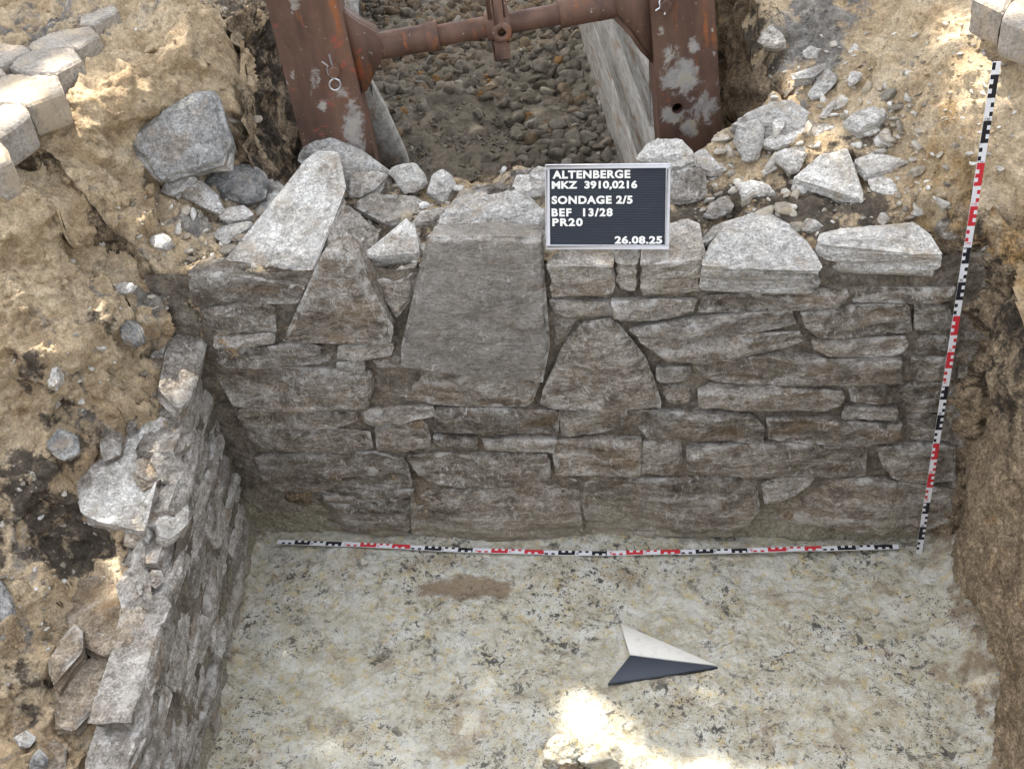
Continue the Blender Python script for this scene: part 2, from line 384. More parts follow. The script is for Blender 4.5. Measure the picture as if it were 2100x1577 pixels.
def chip_mat():
    g = G('limestone_chips'); p = g.pos(); col = g.ramp(g.attr('tone'), [(0, (.20, .18, .15)), (.4, (.40, .355, .28)), (.75, (.55, .52, .46)), (1, (.68, .66, .61))])
    col = g.mix(1.0, col, g.step(g.noise(p, 90, 6, .75), .3, .7, .6, 1.35), 'MULTIPLY'); col = g.mix(g.mul(g.step(g.noise(p, 14, 6, .7), .5, .62), .6), col, (.42, .33, .22))
    return g.done(col, .95, g.noise(p, 140, 8, .75), .8, .004)
MAT['chip'] = chip_mat()
def rust_mat(name, patches=1.0, red=.5):
    g = G(name); p = g.pos(); st = g.scale(p, (1.0, 1.0, .22))
    col = g.ramp(g.noise(st, 11, 8, .65, .3), [(.3, (.06, .036, .028)), (.5, (.115, .066, .046)), (.68, (.165, .092, .062)), (.85, (.25, .16, .115))])
    col = g.mix(g.mul(g.step(g.noise(st, 20, 6, .65), .57, .72), .75), col, (.33, .105, .03))
    col = g.mix(g.mul(g.step(g.noise(p, 13, 5, .6, .3), .62, .68), red), col, (.34, .075, .05))
    m = g.math('ADD', g.attr('plaster'), g.math('MULTIPLY', g.math('SUBTRACT', g.noise(p, 22, 10, .8, .6), .5), 2.2))
    col = g.mix(g.step(m, .40, .66, 0, .85*patches), col, g.ramp(g.noise(p, 25, 7, .65), [(.35, (.22, .195, .165)), (.55, (.38, .36, .33)), (.68, (.42, .37, .25))]))
    col = g.mix(g.mul(g.step(g.noise(p, 90, 4, .6), .66, .72), .6), col, (.48, .44, .40))
    return g.done(col, g.step(g.noise(p, 15, 4), .3, .7, .5, .8), g.noise(p, 80, 9, .7), .35, .003)
MAT['rust'] = rust_mat('rusty_steel', 1.0, .6)
MAT['pipe'] = rust_mat('rusty_pipe', .6, .2)
def wood_mat():
    g = G('weathered_wood'); v = g.obj(False); s = g.scale(v, (5.0, .45, 5.0))
    col = g.ramp(g.noise(s, 9, 8, .65, .6), [(.28, (.17, .145, .115)), (.45, (.34, .315, .275)), (.6, (.47, .45, .405)), (.8, (.52, .50, .46))])
    col = g.mix(g.mul(g.step(g.noise(g.scale(v, (3.0, .35, 3.0)), 8, 5, .6, .8), .54, .64), .75), col, (.24, .155, .085))
    gr = g.noise(g.scale(v, (14.0, .5, 14.0)), 22, 6, .6)
    col = g.mix(g.mul(g.step(gr, .58, .7), .6), col, (.12, .10, .08))
    return g.done(col, .85, gr, .6, .003)
MAT['wood'] = wood_mat()
def plain(name, c, rough=.5, metal=0.0, wear=.25):
    g = G(name); v = g.obj(); col = g.mix(g.mul(g.step(g.noise(v, 35, 7, .7, .5), .48, .72), wear), c, tuple(x*.55+.035 for x in c))
    g.b.inputs['Metallic'].default_value = metal
    return g.done(col, rough, g.noise(v, 180, 5, .6), .08, .001)
MAT['white'] = plain('white_plastic', (.74, .74, .76), .45, 0, .3)
MAT['ruler_white'] = plain('ruler_white', (.72, .72, .73), .4, 0, .15)
MAT['ruler_black'] = plain('ruler_black', (.018, .018, .022), .4, 0, .1)
MAT['ruler_red'] = plain('ruler_red', (.55, .035, .045), .4, 0, .15)
MAT['board'] = plain('dark_board', (.040, .046, .058), .6, 0, .5)
MAT['letter'] = plain('letter_cream', (.80, .79, .72), .5, 0, .1)
MAT['arrow_white'] = plain('arrow_white', (.70, .68, .61), .55, 0, .4)
MAT['arrow_dark'] = plain('arrow_dark', (.060, .070, .088), .6, 0, .8)
MAT['zinc'] = plain('zinc_wire', (.62, .63, .64), .35, .8, .2)
MAT['painted'] = rust_mat('worn_white_paint', 1.0, .2)
def paver_mat():
    g = G('concrete_paver'); v = g.obj(); 
    col = g.ramp(g.noise(v, 8, 8, .62), [(.3, (.24, .21, .17)), (.5, (.33, .295, .25)), (.7, (.40, .365, .315))])
    col = g.mix(g.mul(g.step(g.noise(v, 4.5, 6, .6), .48, .68), .6), col, (.42, .32, .21))
    col = g.mix(g.mul(g.step(g.noise(v, 130, 3, .6), .62, .72), .5), col, (.25, .23, .20))
    col = g.mix(1.0, col, g.step(g.noise(v, 120, 6, .75), .3, .7, .62, 1.35), 'MULTIPLY'); col = g.mix(g.mul(g.step(g.noise(v, 7, 8, .75, .6), .50, .6), .8), col, (.45, .36, .25))
    return g.done(col, .9, g.noise(v, 120, 8, .75), 1.0, .004)
MAT['paver'] = paver_mat()

# ------------------------------------------------------------------ stone builder
def poly_dist(P, A):
    B = np.roll(A, -1, 0); d = np.full(len(P), 1e9); ins = np.zeros(len(P), bool)
    for a, b in zip(A, B):
        ab = b-a; t = np.clip(((P-a)@ab)/max(ab@ab, 1e-12), 0, 1)
        d = np.minimum(d, np.hypot(*(P-(a+t[:, None]*ab)).T))
        c = (a[1] > P[:, 1]) != (b[1] > P[:, 1])
        with np.errstate(divide='ignore', invalid='ignore'):
            xx = (b[0]-a[0])*(P[:, 1]-a[1])/(b[1]-a[1])+a[0]
        ins ^= c & (P[:, 0] < xx)
    return d, ins
def stone_mesh(P3, n, thick, res=.006, R=.010, rough=.0035, facet=.5, fslope=.22, strata=.0, jag=.004, taper=0.12, seed=1, side=.008, cell=.07, sidest=.004, grow=-.1):
    rs = np.random.RandomState(seed)
    P3 = np.asarray(P3, float); n = np.asarray(n, float); n = n/np.linalg.norm(n); o = P3.mean(0)
    if abs(n[2]) < .75: u = np.cross([0, 0, 1.0], n)
    else: u = np.array([1.0, 0, 0])-n*n[0]
    u /= np.linalg.norm(u); v = np.cross(n, u)
    A = np.stack([(P3-o)@u, (P3-o)@v], 1)
    if np.sum(A[:, 0]*np.roll(A[:, 1], -1)-np.roll(A[:, 0], -1)*A[:, 1]) < 0: A = A[::-1]
    # resample + ragged outline
    pts = []
    for a, b in zip(A, np.roll(A, -1, 0)):
        k = max(1, int(np.linalg.norm(b-a)/(res*1.15)))
        pts += [a+(b-a)*t/k for t in range(k)]
    B = np.array(pts)
    T = np.roll(B, -1, 0)-np.roll(B, 1, 0); T /= np.linalg.norm(T, axis=1)[:, None]+1e-9
    N2 = np.stack([T[:, 1], -T[:, 0]], 1)
    q = np.column_stack([B*26, np.full(len(B), seed*1.37)])
    B = B+N2*(jag*(fbm(q, 4, 5, .6)+grow))[:, None]
    lo, hi = B.min(0), B.max(0)
    xs = np.arange(lo[0], hi[0], res); ys = np.arange(lo[1], hi[1], res*.87)
    gx, gy = np.meshgrid(xs, ys); gx = gx+(np.arange(len(ys)) % 2)[:, None]*res*.5
    I = np.stack([gx.ravel(), gy.ravel()], 1)+rs.uniform(-.22, .22, (gx.size, 2))*res
    d, ins = poly_dist(I, B); I = I[ins & (d > res*.55)]
    nb = len(B)
    co = [Vector(p) for p in B]+[Vector(p) for p in I]
    vv, ee, ff, *_ = delaunay_2d_cdt(co, [(i, (i+1) % nb) for i in range(nb)], [], 1, 1e-7, False)
    Q = np.array([(p[0], p[1]) for p in vv]); F = np.array([f for f in ff if len(f) == 3])
    # boundary loop edges
    E = np.concatenate([F[:, [0, 1]], F[:, [1, 2]], F[:, [2, 0]]])
    ek = {}
    for a, b in E: ek[(a, b)] = 1
    be = [(a, b) for (a, b) in ek if (b, a) not in ek]
    bv = sorted({a for e in be for a in e}); bi = {a: i for i, a in enumerate(bv)}
    ar = 0.5*((Q[F[:, 1], 0]-Q[F[:, 0], 0])*(Q[F[:, 2], 1]-Q[F[:, 0], 1])-(Q[F[:, 2], 0]-Q[F[:, 0], 0])*(Q[F[:, 1], 1]-Q[F[:, 0], 1]))
    d, _ = poly_dist(Q, B); d[bv] = 0
    qn = np.column_stack([Q, np.full(len(Q), seed*.731)])
    Rl = R*(1+.7*fbm(qn*22, 3, 31)); Rl = np.maximum(Rl, R*.3)
    t = 1-np.clip(d/Rl, 0, 1); h = -R*(1-np.sqrt(np.maximum(0, 1-t*t)))
    # facets: minimum of random planes gives flaked, convex breaks
    ext = hi-lo; k = max(3, int(ext[0]*ext[1]/(cell*cell))+2)
    S = lo+rs.rand(k, 2)*ext; gsl = rs.normal(0, fslope, (k, 2)); off = rs.uniform(0, .006, k)
    pl = np.min(np.stack([(Q-S[i])@gsl[i]+off[i] for i in range(k)]), 0)
    hf = facet*np.clip(pl-np.median(pl), -.022, .012)
    h = h+hf*np.clip(.35+d/.02, 0, 1)
    if strata > 0:
        lay = Q[:, 1]/.017+.9*noise3(np.column_stack([Q[:, 0]*7, Q[:, 1]*11, np.full(len(Q), seed*2.1)]), 8)
        fl = np.floor(lay); fr = lay-fl; sm = np.clip((fr-.72)/.28, 0, 1); sm = sm*sm*(3-2*sm)
        z0 = np.zeros(len(fl), int); sg = np.floor(Q[:, 0]/.09+.7*_hash(fl.astype(int), z0, z0, seed)*3).astype(int)*0
        o1 = _hash(fl.astype(int), sg, z0, seed+5); o2 = _hash(fl.astype(int)+1, sg, z0, seed+5)
        amp = .5+.5*noise3(np.column_stack([Q[:, 0]*9, Q[:, 1]*20, np.full(len(Q), seed*.77)]), 12)
        h = h+strata*((o1*(1-sm)+o2*sm)-.5)*2*amp
    X3 = o+Q[:, :1]*u+Q[:, 1:]*v+h[:, None]*n
    edge = np.exp(-d/.0055)
    # sides
    nrm = np.zeros((len(bv), 2))
    for a, b in be:
        tt = Q[b]-Q[a]; w = np.array([tt[1], -tt[0]]); nrm[bi[a]] += w; nrm[bi[b]] += w
    nrm /= np.linalg.norm(nrm, axis=1)[:, None]+1e-9
    nr = max(2, int((thick-R)/side)); dep = R+(thick-R)*(np.arange(1, nr+1)/nr)
    base = Q[bv]; vs = [X3]; ed = [edge]; cnt = len(Q)
    for j, dp in enumerate(dep):
        c = base.copy()
        sn = noise3(np.column_stack([c*9, dp*62+seed+1.6*noise3(np.column_stack([c*14, np.full(len(c), seed+.5)]), 66)]), 61)*sidest+noise3(np.column_stack([c*30, np.full(len(c), dp*30+seed)]), 71)*sidest*.6
        k = taper*(dp-R)*-1+sn
        if j == nr-1: k = k-.004
        c = c+nrm*k[:, None]
        hb = h[bv]*max(0, 1-(dp-R)/(thick-R+1e-6))-0.0
        vs.append(o+c[:, :1]*u+c[:, 1:]*v-n*(dp)+n*((hb+R)[:, None]*0))
        ed.append(np.exp(-(np.full(len(c), dp)-R)/.006))
    Bi = np.array([[bi[a], bi[b]] for a, b in be])
    T3 = [F]; prev = np.array(bv)
    for j in range(nr):
        cur = cnt+j*len(bv)+np.arange(len(bv))
        a, b = Bi[:, 0], Bi[:, 1]
        T3.append(np.stack([prev[b], prev[a], cur[a]], 1)); T3.append(np.stack([prev[b], cur[a], cur[b]], 1)); prev = cur
    V = np.concatenate(vs); edge = np.concatenate(ed)
    cI = len(V); V = np.concatenate([V, [o-n*thick]]); edge = np.append(edge, 0)
    T3.append(np.stack([prev[Bi[:, 1]], prev[Bi[:, 0]], np.full(len(Bi), cI)], 1))
    V = V+rough*(vfbm(V*24, 3, seed % 97)*.9+vfbm(V*85, 3, 40+seed % 97)*.42)
    return V, np.concatenate(T3), edge
_sd = [100]
def stone(name, P3, n, thick, mat, parent=None, **kw):
    _sd[0] += 1; kw.setdefault('seed', _sd[0])
    V, T, e = stone_mesh(P3, n, thick, **kw)
    o = world_obj(name, V, T, MAT[mat], parent, attrs={'edge': e}); o.data.set_sharp_from_angle(angle=math.radians(24)); return o

def slab(name, poly, z, n, thick, mat, parent=None, ref=None, **kw):
    c = np.mean(poly, 0) if ref is None else ref
    p0 = PZ(c[0], c[1], z); n = np.asarray(n, float); n /= np.linalg.norm(n)
    k = dict(res=.0055, R=.005, rough=.0045, jag=.006, fslope=.17, facet=.9, side=.007, taper=.08, cell=.06, sidest=.008); k.update(kw)
    return stone(name, [PP(x, y, p0, n) for x, y in poly], n, thick, mat, parent, **k)

# ------------------------------------------------------------------ traced stones
TOP = [
 ([(1120,545),(1155,505),(1230,470),(1256,475),(1258,540),(1200,545)], .985, (0,-.1,1), .105, 'mid', {}),
 ([(1260,535),(1262,480),(1300,470),(1309,500),(1307,538)], .982, (0,-.1,1), .10, 'mid', {}),
 ([(1313,540),(1322,490),(1400,442),(1430,450),(1440,505),(1438,528),(1380,535)], .99, (.02,-.12,1), .11, 'mid', {}),
 ([(1440,536),(1455,500),(1482,468),(1515,448),(1540,429),(1570,431),(1612,456),(1675,510),(1682,545),(1640,542),(1560,545)], .985, (0,-.1,1), .095, 'dry', {}),
 ([(1681,497),(1685,478),(1720,463),(1800,460),(1868,457),(1900,472),(1932,512),(1900,512),(1810,500),(1740,502)], 1.0, (-.05,-.1,1), .085, 'dry', {}),
 ([(448,548),(500,495),(558,440),(600,380),(622,330),(650,306),(690,312),(704,380),(660,458),(650,512),(640,553),(545,552)], .998, (.10,-.42,1), .055, 'dry', {'cell':.14}),
]
CAP = [
  ([(296,820),(345,822),(332,900),(318,960),(290,1082),(225,1068),(160,1042),(150,985),(205,940),(250,925),(270,860)], .605, (-.05,-.1,1), .11, 'dry', {}),
  ([(160,1178),(215,1168),(262,1215),(275,1262),(268,1312),(205,1342),(140,1300),(128,1235)], .475, (-.1,-.05,1), .07, 'sandy', {}),
  ([(275,1120),(300,1090),(296,1150),(288,1215),(268,1180)], .53, (.2,0,1), .05, 'side', {}),
  ([(345,700),(395,650),(422,655),(425,700),(400,770),(372,830),(350,820),(330,790)], .735, (.35,-.05,1), .13, 'mid', {}),
  ([(255,812),(330,800),(345,818),(300,850),(262,880)], .66, (.1,-.1,1), .05, 'mid', {}),
  ([(92,1360),(150,1272),(168,1290),(160,1340),(110,1402)], .49, (.2,-.2,1), .07, 'sandy', {}),
  ([(110,1420),(185,1345),(240,1352),(205,1430),(150,1500),(115,1490)], .41, (.1,-.3,1), .08, 'sandy', {}),
  ([(60,1560),(110,1505),(140,1530),(120,1640),(70,1640)], .37, (.3,-.1,1), .08, 'sandy', {}),
]
# loose stones: label, traced upper face, height, upward direction, thickness, material, options
LOOSE = [
 ('large pale rounded boulder behind the leaning slab at the left end of the wall top', [(612,322),(625,298),(642,285),(690,281),(740,302),(770,322),(800,345),(788,364),(740,388),(705,398),(680,350),(650,322)], 1.02, (0,-.55,1), .08, 'dry', {'R':.016}),
 ('small dark brown angular stone between the leaning slab and a flat white one', [(712,385),(730,352),(770,343),(790,358),(775,385),(740,402),(716,402)], .995, (-.1,-.5,1), .05, 'mid', {}),
 ('flat white stone tilted on the back edge of the wall right of the boulder', [(792,352),(800,342),(845,335),(862,350),(876,372),(850,390),(830,382)], 1.0, (-.1,-.6,1), .04, 'chalk', {'facet':.3}),
 ('upright pale grey pointed stone on the back edge above the upright slab', [(868,392),(885,358),(910,348),(925,355),(930,378),(922,398),(905,412),(880,400)], 1.0, (.1,-.9,1), .05, 'dry', {}),
 ('flat triangular grey slab lying in the dirt between the leaning slab and the upright slab', [(722,412),(760,400),(850,398),(868,410),(850,432),(838,452),(798,456),(775,442),(742,428)], .975, (0,-.3,1), .03, 'mid', {'facet':.3}),
 ('grey block with an ochre underside standing left of the upright slab', [(750,512),(790,480),(830,447),(848,458),(860,516),(820,520),(757,528)], .972, (0,-.3,1), .06, 'dry', {}),
 ('thin pale stone wedged against the left shoulder of the upright slab', [(846,448),(862,428),(905,418),(928,424),(905,445),(870,456),(848,454)], .98, (0,-.35,1), .03, 'mid', {}),
 ('low pale lump of stone behind the upright slab, left of the letter board', [(1048,382),(1062,358),(1098,352),(1120,368),(1112,390),(1075,394)], 1.0, (0,-.4,1), .05, 'dry', {}),
 ('pointed white pebble touching the upper left corner of the letter board', [(1088,354),(1104,338),(1120,342),(1118,368),(1100,368)], 1.02, (0,-.7,1), .04, 'dry', {'res':.004}),
 ('thin dark stone lying flat along the back of the upright slab', [(950,394),(990,376),(1030,372),(1060,384),(1050,394),(1000,390)], .99, (0,-.2,1), .03, 'damp', {}),
 ('large pale block with a sandy top behind the upper right corner of the letter board', [(1303,318),(1328,287),(1360,280),(1398,282),(1425,310),(1434,335),(1400,348),(1372,340),(1335,332)], 1.075, (.05,-.5,1), .10, 'dry', {'R':.012}),
 ('grey block with a broken front just right of the letter board', [(1355,352),(1400,350),(1436,338),(1458,375),(1450,402),(1385,420),(1360,400)], 1.03, (.15,-1.1,1), .08, 'mid', {}),
 ('small flat stone in the sand behind the grey block right of the letter board', [(1412,318),(1440,305),(1462,325),(1482,345),(1460,352),(1430,338)], 1.03, (0,-.4,1), .03, 'dry', {}),
 ('broad sand covered slab at the back of the wall beside the right steel post', [(1500,255),(1520,238),(1560,222),(1622,200),(1640,222),(1662,245),(1705,252),(1690,264),(1600,278),(1570,258),(1545,250)], 1.105, (0,-.5,1), .05, 'dry', {'facet':.3}),
 ('upright pale tongue of stone below the sand covered slab', [(1516,252),(1552,244),(1564,262),(1557,290),(1548,320),(1522,326),(1512,290)], 1.085, (-.2,-1.0,1), .045, 'dry', {'facet':.3}),
 ('long narrow white edged slab lying across the top right of the wall', [(1566,288),(1590,272),(1650,260),(1690,252),(1724,258),(1700,272),(1640,282),(1590,298)], 1.085, (0,-.45,1), .035, 'dry', {}),
 ('small white chip lying on the sand covered slab', [(1580,264),(1592,242),(1614,241),(1607,258),(1586,280)], 1.11, (0,-.4,1), .02, 'chalk', {'res':.004}),
 ('small grey shard directly left of the brightest white slab', [(1588,322),(1610,300),(1652,292),(1655,312),(1634,347),(1624,348)], 1.06, (.1,-.5,1), .035, 'dry', {}),
 ('brightest white triangular slab on the dark earth near the right end of the wall', [(1626,364),(1660,340),(1690,310),(1735,299),(1745,312),(1747,345),(1769,392),(1771,414),(1745,402),(1700,382),(1650,372)], 1.062, (-.05,-.35,1), .055, 'chalk', {'facet':.3}),
 ('thin pale slab with a dark front edge right of the brightest white slab', [(1750,324),(1790,311),(1830,318),(1867,330),(1830,344),(1782,354)], 1.075, (0,-.35,1), .035, 'dry', {}),
 ('small pale shard below the thin slab near the sandy bank', [(1782,366),(1820,362),(1841,378),(1847,399),(1815,393),(1790,389)], 1.04, (.1,-.35,1), .03, 'dry', {}),
 ('small triangular pale shard in the dark earth right of the grey block', [(1512,372),(1545,366),(1570,372),(1596,398),(1560,402),(1522,404)], 1.02, (0,-.3,1), .025, 'dry', {}),
 ('flat brownish flake lying in front of the grey block', [(1440,436),(1462,410),(1490,402),(1503,420),(1500,432),(1460,440)], 1.0, (0,-.25,1), .02, 'mid', {}),
 ('long pale flake tucked behind the gap between two top course blocks', [(1442,484),(1470,456),(1510,446),(1534,434),(1520,456),(1480,474),(1450,492)], .995, (.1,-.2,1), .03, 'dry', {}),
 ('small white chip between the two rightmost top course blocks', [(1646,463),(1655,444),(1674,444),(1692,460),(1665,470)], .998, (0,-.3,1), .02, 'dry', {'res':.004}),
 ('upright white splinter standing at the foot of the sandy bank beyond the wall', [(1678,240),(1690,216),(1712,202),(1714,216),(1694,242)], 1.13, (-.5,-1,.6), .02, 'dry', {'res':.004}),
 ('rounded sand coloured stone half buried at the foot of the right bank', [(1732,242),(1758,222),(1790,214),(1832,230),(1802,256),(1760,264)], 1.145, (0,-.5,1), .04, 'dry', {'R':.015}),
 ('thin bluish sliver lying in the grey earth under the right bank', [(1762,268),(1800,256),(1808,264),(1778,274)], 1.118, (0,-.4,1), .015, 'chalk', {'res':.004}),
 ('tiny white chip in the brown dirt left of the vertical ruler', [(1800,446),(1806,434),(1820,434),(1824,446),(1810,452)], 1.005, (0,-.3,1), .015, 'chalk', {'res':.004}),
 ('dirty brown stone between the last top course block and the vertical ruler', [(1922,452),(1945,440),(1972,476),(1960,492),(1938,482)], 1.01, (.1,-.5,1), .04, 'damp', {}),
 ('pale nose shaped stone sticking out of the brown trench side', [(1557,86),(1566,62),(1580,48),(1598,62),(1614,88),(1590,102),(1565,100)], 1.21, (-.3,-.9,1), .05, 'mid', {}),
 ('small sandy stone wedged in the grey clay above the right trench edge', [(1642,104),(1660,95),(1680,100),(1670,117),(1650,120)], 1.21, (0,-.6,1), .03, 'dry', {'res':.004}),
 ('flat pale ledge stone sticking out above the dark gap beside the right post', [(1624,152),(1650,142),(1690,127),(1690,140),(1668,157),(1630,162)], 1.17, (0,-.4,1), .04, 'dry', {}),
 ('curved sandy slab below the ledge stone on the right trench edge', [(1660,190),(1680,165),(1692,140),(1722,148),(1702,180),(1690,198),(1668,200)], 1.165, (-.1,-.5,1), .04, 'dry', {}),
 ('small pale stone half sunk in sand right of the curved slab', [(1734,162),(1745,145),(1771,150),(1760,167),(1745,174)], 1.19, (0,-.5,1), .03, 'dry', {'res':.004}),
 ('white pebble stuck in the grey clay high on the right trench edge', [(1743,106),(1752,84),(1762,92),(1754,108)], 1.24, (0,-.7,1), .02, 'chalk', {'res':.004}),
 ('large blue grey clay boulder set in the sandy bank left of the trench', [(262,292),(300,255),(350,215),(400,192),(432,180),(448,198),(449,222),(452,255),(464,290),(457,335),(400,347),(330,374),(312,360),(298,325)], 1.155, (.25,-1.25,1), .13, 'bluegrey', {'R':.018,'facet':.5,'cell':.14}),
 ('pale lobe of stone at the lower right of the blue grey boulder', [(372,325),(395,295),(440,284),(466,300),(464,336),(400,342)], 1.10, (.1,-.9,1), .06, 'dry', {'R':.012}),
 ('smooth rounded blue grey stone at the corner of the trench below the boulder', [(408,374),(430,345),(470,332),(506,332),(536,345),(547,368),(536,397),(500,414),(470,397),(440,392)], 1.03, (.1,-.6,1), .07, 'bluegrey', {'R':.018,'facet':.3}),
 ('small grey white stone on sand left of the smooth rounded stone', [(326,387),(345,360),(380,350),(402,362),(372,382),(350,397)], 1.07, (0,-.5,1), .04, 'dry', {}),
 ('rough pale lump right below the small grey white stone', [(370,374),(400,362),(430,385),(453,417),(440,427),(400,412),(372,397)], 1.04, (0,-.6,1), .05, 'dry', {'R':.012}),
 ('flat rounded pale stone left of the leaning slab at its widest part', [(448,442),(465,425),(500,417),(522,435),(500,448),(460,452)], 1.0, (0,-.35,1), .03, 'dry', {}),
 ('clean white flat stone leaning against the left edge of the leaning slab', [(518,430),(548,396),(566,388),(584,400),(570,417),(545,444),(525,442)], 1.01, (-.1,-.5,1), .04, 'chalk', {'facet':.2}),
 ('small pale wedge above the clean white stone by the trench corner', [(538,386),(560,364),(587,386),(570,394)], 1.02, (0,-.6,1), .03, 'dry', {}),
 ('pale sunlit stone under the lower left corner of the leaning slab', [(436,484),(455,462),(500,451),(516,456),(490,482),(462,500)], .99, (-.1,-.5,1), .04, 'dry', {}),
 ('small angular pale stone on the sand at the foot of the left bank', [(298,492),(310,478),(335,474),(346,490),(335,507),(310,505)], 1.0, (0,-.5,1), .035, 'dry', {}),
 ('flat white chip shining on the sandy slope at the left', [(222,584),(255,575),(272,584),(262,599),(228,602)], .985, (0,-.5,1), .02, 'chalk', {'res':.004}),
 ('grey green stone half buried in the left slope below the white chip', [(243,662),(262,651),(280,668),(287,702),(270,717),(246,702)], .90, (.2,-1,1), .04, 'bluegrey', {'R':.012}),
 ('white rounded pebble stuck in the left slope near the picture edge', [(92,780),(104,757),(118,757),(122,780),(110,797),(95,792)], .91, (.1,-1,1), .03, 'chalk', {'res':.004}),
 ('pale grey stone sunk in dark soil at the far left above the dug hollow', [(98,905),(120,880),(150,890),(158,925),(130,940),(100,928)], .80, (.2,-.8,1), .04, 'bluegrey', {}),
 ('dark lens of stone lying in the dug hollow behind the side wall', [(205,905),(232,880),(250,890),(243,930),(215,940)], .70, (.2,-.6,1), .04, 'damp', {}),
 ('blue grey stone cut by the left picture edge low on the slope', [(-30,1245),(-5,1185),(18,1215),(25,1265),(0,1310),(-35,1320)], .68, (.3,-.5,1), .06, 'bluegrey', {}),
 ('pale pebble cluster stone on the lower left corner of the slope', [(30,1512),(52,1498),(70,1512),(60,1535),(36,1535)], .455, (.1,-.5,1), .03, 'dry', {'res':.004}),
 ('bluish pebble beside the pale one in the lower left corner', [(62,1552),(82,1538),(95,1552),(88,1572),(66,1572)], .42, (.1,-.5,1), .03, 'bluegrey', {'res':.004}),
]
SINK = []
for lst in (TOP, CAP):
    for poly, z, n, th, m, opt in lst: SINK.append((poly, z, n))
SINK.append(([(876,484),(905,440),(932,402),(1000,390),(1075,392),(1118,420),(1118,460),(1108,486),(990,482)], 1.035, (0,-.16,1)))
SINK.append(([(668,512),(678,470),(702,420),(742,440),(772,470),(770,502),(742,528),(705,512)], .965, (-.1,-.35,1)))
for lab, poly, z, n, th, m, opt in LOOSE: SINK.append((poly, z, n))
def sink(V):
    """Press the loose soil down under the stones that lie on it."""
    for poly, z, n in SINK:
        c = np.mean(poly, 0); p0 = PZ(c[0], c[1], z); n = np.asarray(n, float); n = n/np.linalg.norm(n)
        if n[2] < .8: continue
        Q = np.array([PP(x, y, p0, n) for x, y in poly]); lo = Q.min(0); hi = Q.max(0)
        m = np.where((V[:, 0] > lo[0]) & (V[:, 0] < hi[0]) & (V[:, 1] > lo[1]) & (V[:, 1] < hi[1]))[0]
        if not len(m): continue
        d, ins = poly_dist(V[m, :2], Q[:, :2]); zt = p0[2]-((V[m, :2]-p0[:2])@n[:2])/n[2]
        t = np.where(ins, np.clip(d/.02, 0, 1), 0); lim = zt-.010-.02*t
        ex = np.where(ins, np.maximum(V[m, 2]-lim, 0), 0); V[m, 2] -= ex*np.exp(-(ex/.07)**4)
    return V

# ------------------------------------------------------------------ terrain
def xl(y): return -0.10+(0.10-y)*0.14            # foot line of the side wall
E1 = np.array([math.cos(math.radians(10)), math.sin(math.radians(10)), 0.0])   # across the trench
E2 = np.array([-E1[1], E1[0], 0.0])                                           # along the trench
T0 = np.array([0.0, 0.50, 0.0])
# control points: ('z', px, py, z) / ('y', px, py, Y) / ('w', x, y, z), then dark, grey, ochre
CTL = []
def cz(px, py, z, d=0, g=0, o=0): p = PZ(px, py, z); CTL.append((*p, d, g, o))
def cy(px, py, y, d=0, g=0, o=0): p = PY(px, py, y); CTL.append((*p, d, g, o))
def cw(x, y, z, d=0, g=0, o=0): CTL.append((x, y, z, d, g, o))
# left ground and sandy bank
for a in [(480, 0, 1.34, .5), (400, 40, 1.40), (250, 50, 1.405, 0, .3), (100, 40, 1.41, 0, .5), (100, 150, 1.35), (20, 60, 1.40, 0, .4), (300, 110, 1.385), (430, 120, 1.34, .1, 0, .2),
          (462, 170, 1.255, .3, 0, .3), (250, 170, 1.36), (225, 250, 1.285, 0, 0, .3), (330, 215, 1.275), (270, 320, 1.175, .1, .2, .2), (180, 310, 1.245, 0, 0, .2), (120, 380, 1.225), (60, 450, 1.205),
          (150, 470, 1.11, .2, .1, .25), (20, 520, 1.135, .05, 0, .3), (200, 560, 1.0, .22, .22), (255, 470, 1.06, .1, .3), (330, 430, 1.04, .1, .45), (340, 500, .99, .2, .3), (290, 590, .95, .2, .4), (400, 470, .99, .2, .5),
          (450, 540, .945, .3, .3), (340, 640, .86, .3, .4), (395, 610, .87, .55, .2), (415, 640, .81, .5, .2), (310, 740, .77, .3, .2), (240, 700, .88, .4, .38), (120, 670, .965, .28, .25), (30, 640, 1.02, .05, .05, .25), (-80, 680, 1.02), (60, 790, .875, .4, .3),
          (170, 800, .825, .25, .32), (230, 790, .80, .1, .1), (110, 860, .775, .5, .3), (20, 850, .815, 0, 0, .4), (20, 960, .725, .6, .2), (90, 980, .70, .7, .1), (160, 930, .67, .4, .1), (255, 930, .595, .1, .2),
          (100, 1080, .57, .75, .1), (30, 1060, .645, .5, .45), (-40, 1080, .67, .3, .4), (150, 1120, .48, .75), (235, 1120, .50, .55), (60, 1200, .565, .3, .3), (-40, 1230, .60), (150, 1240, .46), (225, 1210, .465),
          (60, 1300, .52, .4, .35), (100, 1350, .46, .3, .2), (20, 1400, .51, .35, .25), (180, 1440, .36, .3), (60, 1500, .42, .4, .35), (-30, 1480, .47), (130, 1577, .32, .2), (20, 1600, .44, .3, .5), (-60, 1650, .44)]: cz(*a)
for a in [(-.75, .3, 1.40), (-.75, -.05, 1.33), (-1.2, .3, 1.41), (-1.2, -.9, .8), (-.9, -.45, .95), (-2.2, -.2, 1.42), (-2.2, -1.3, .9), (-.7, 1.0, 1.42), (-.3, 1.1, 1.42), (-2.2, 1.2, 1.43), (-.6, -1.2, .5), (-.35, -1.4, .40), (0, -1.4, .38)]: cw(*a)
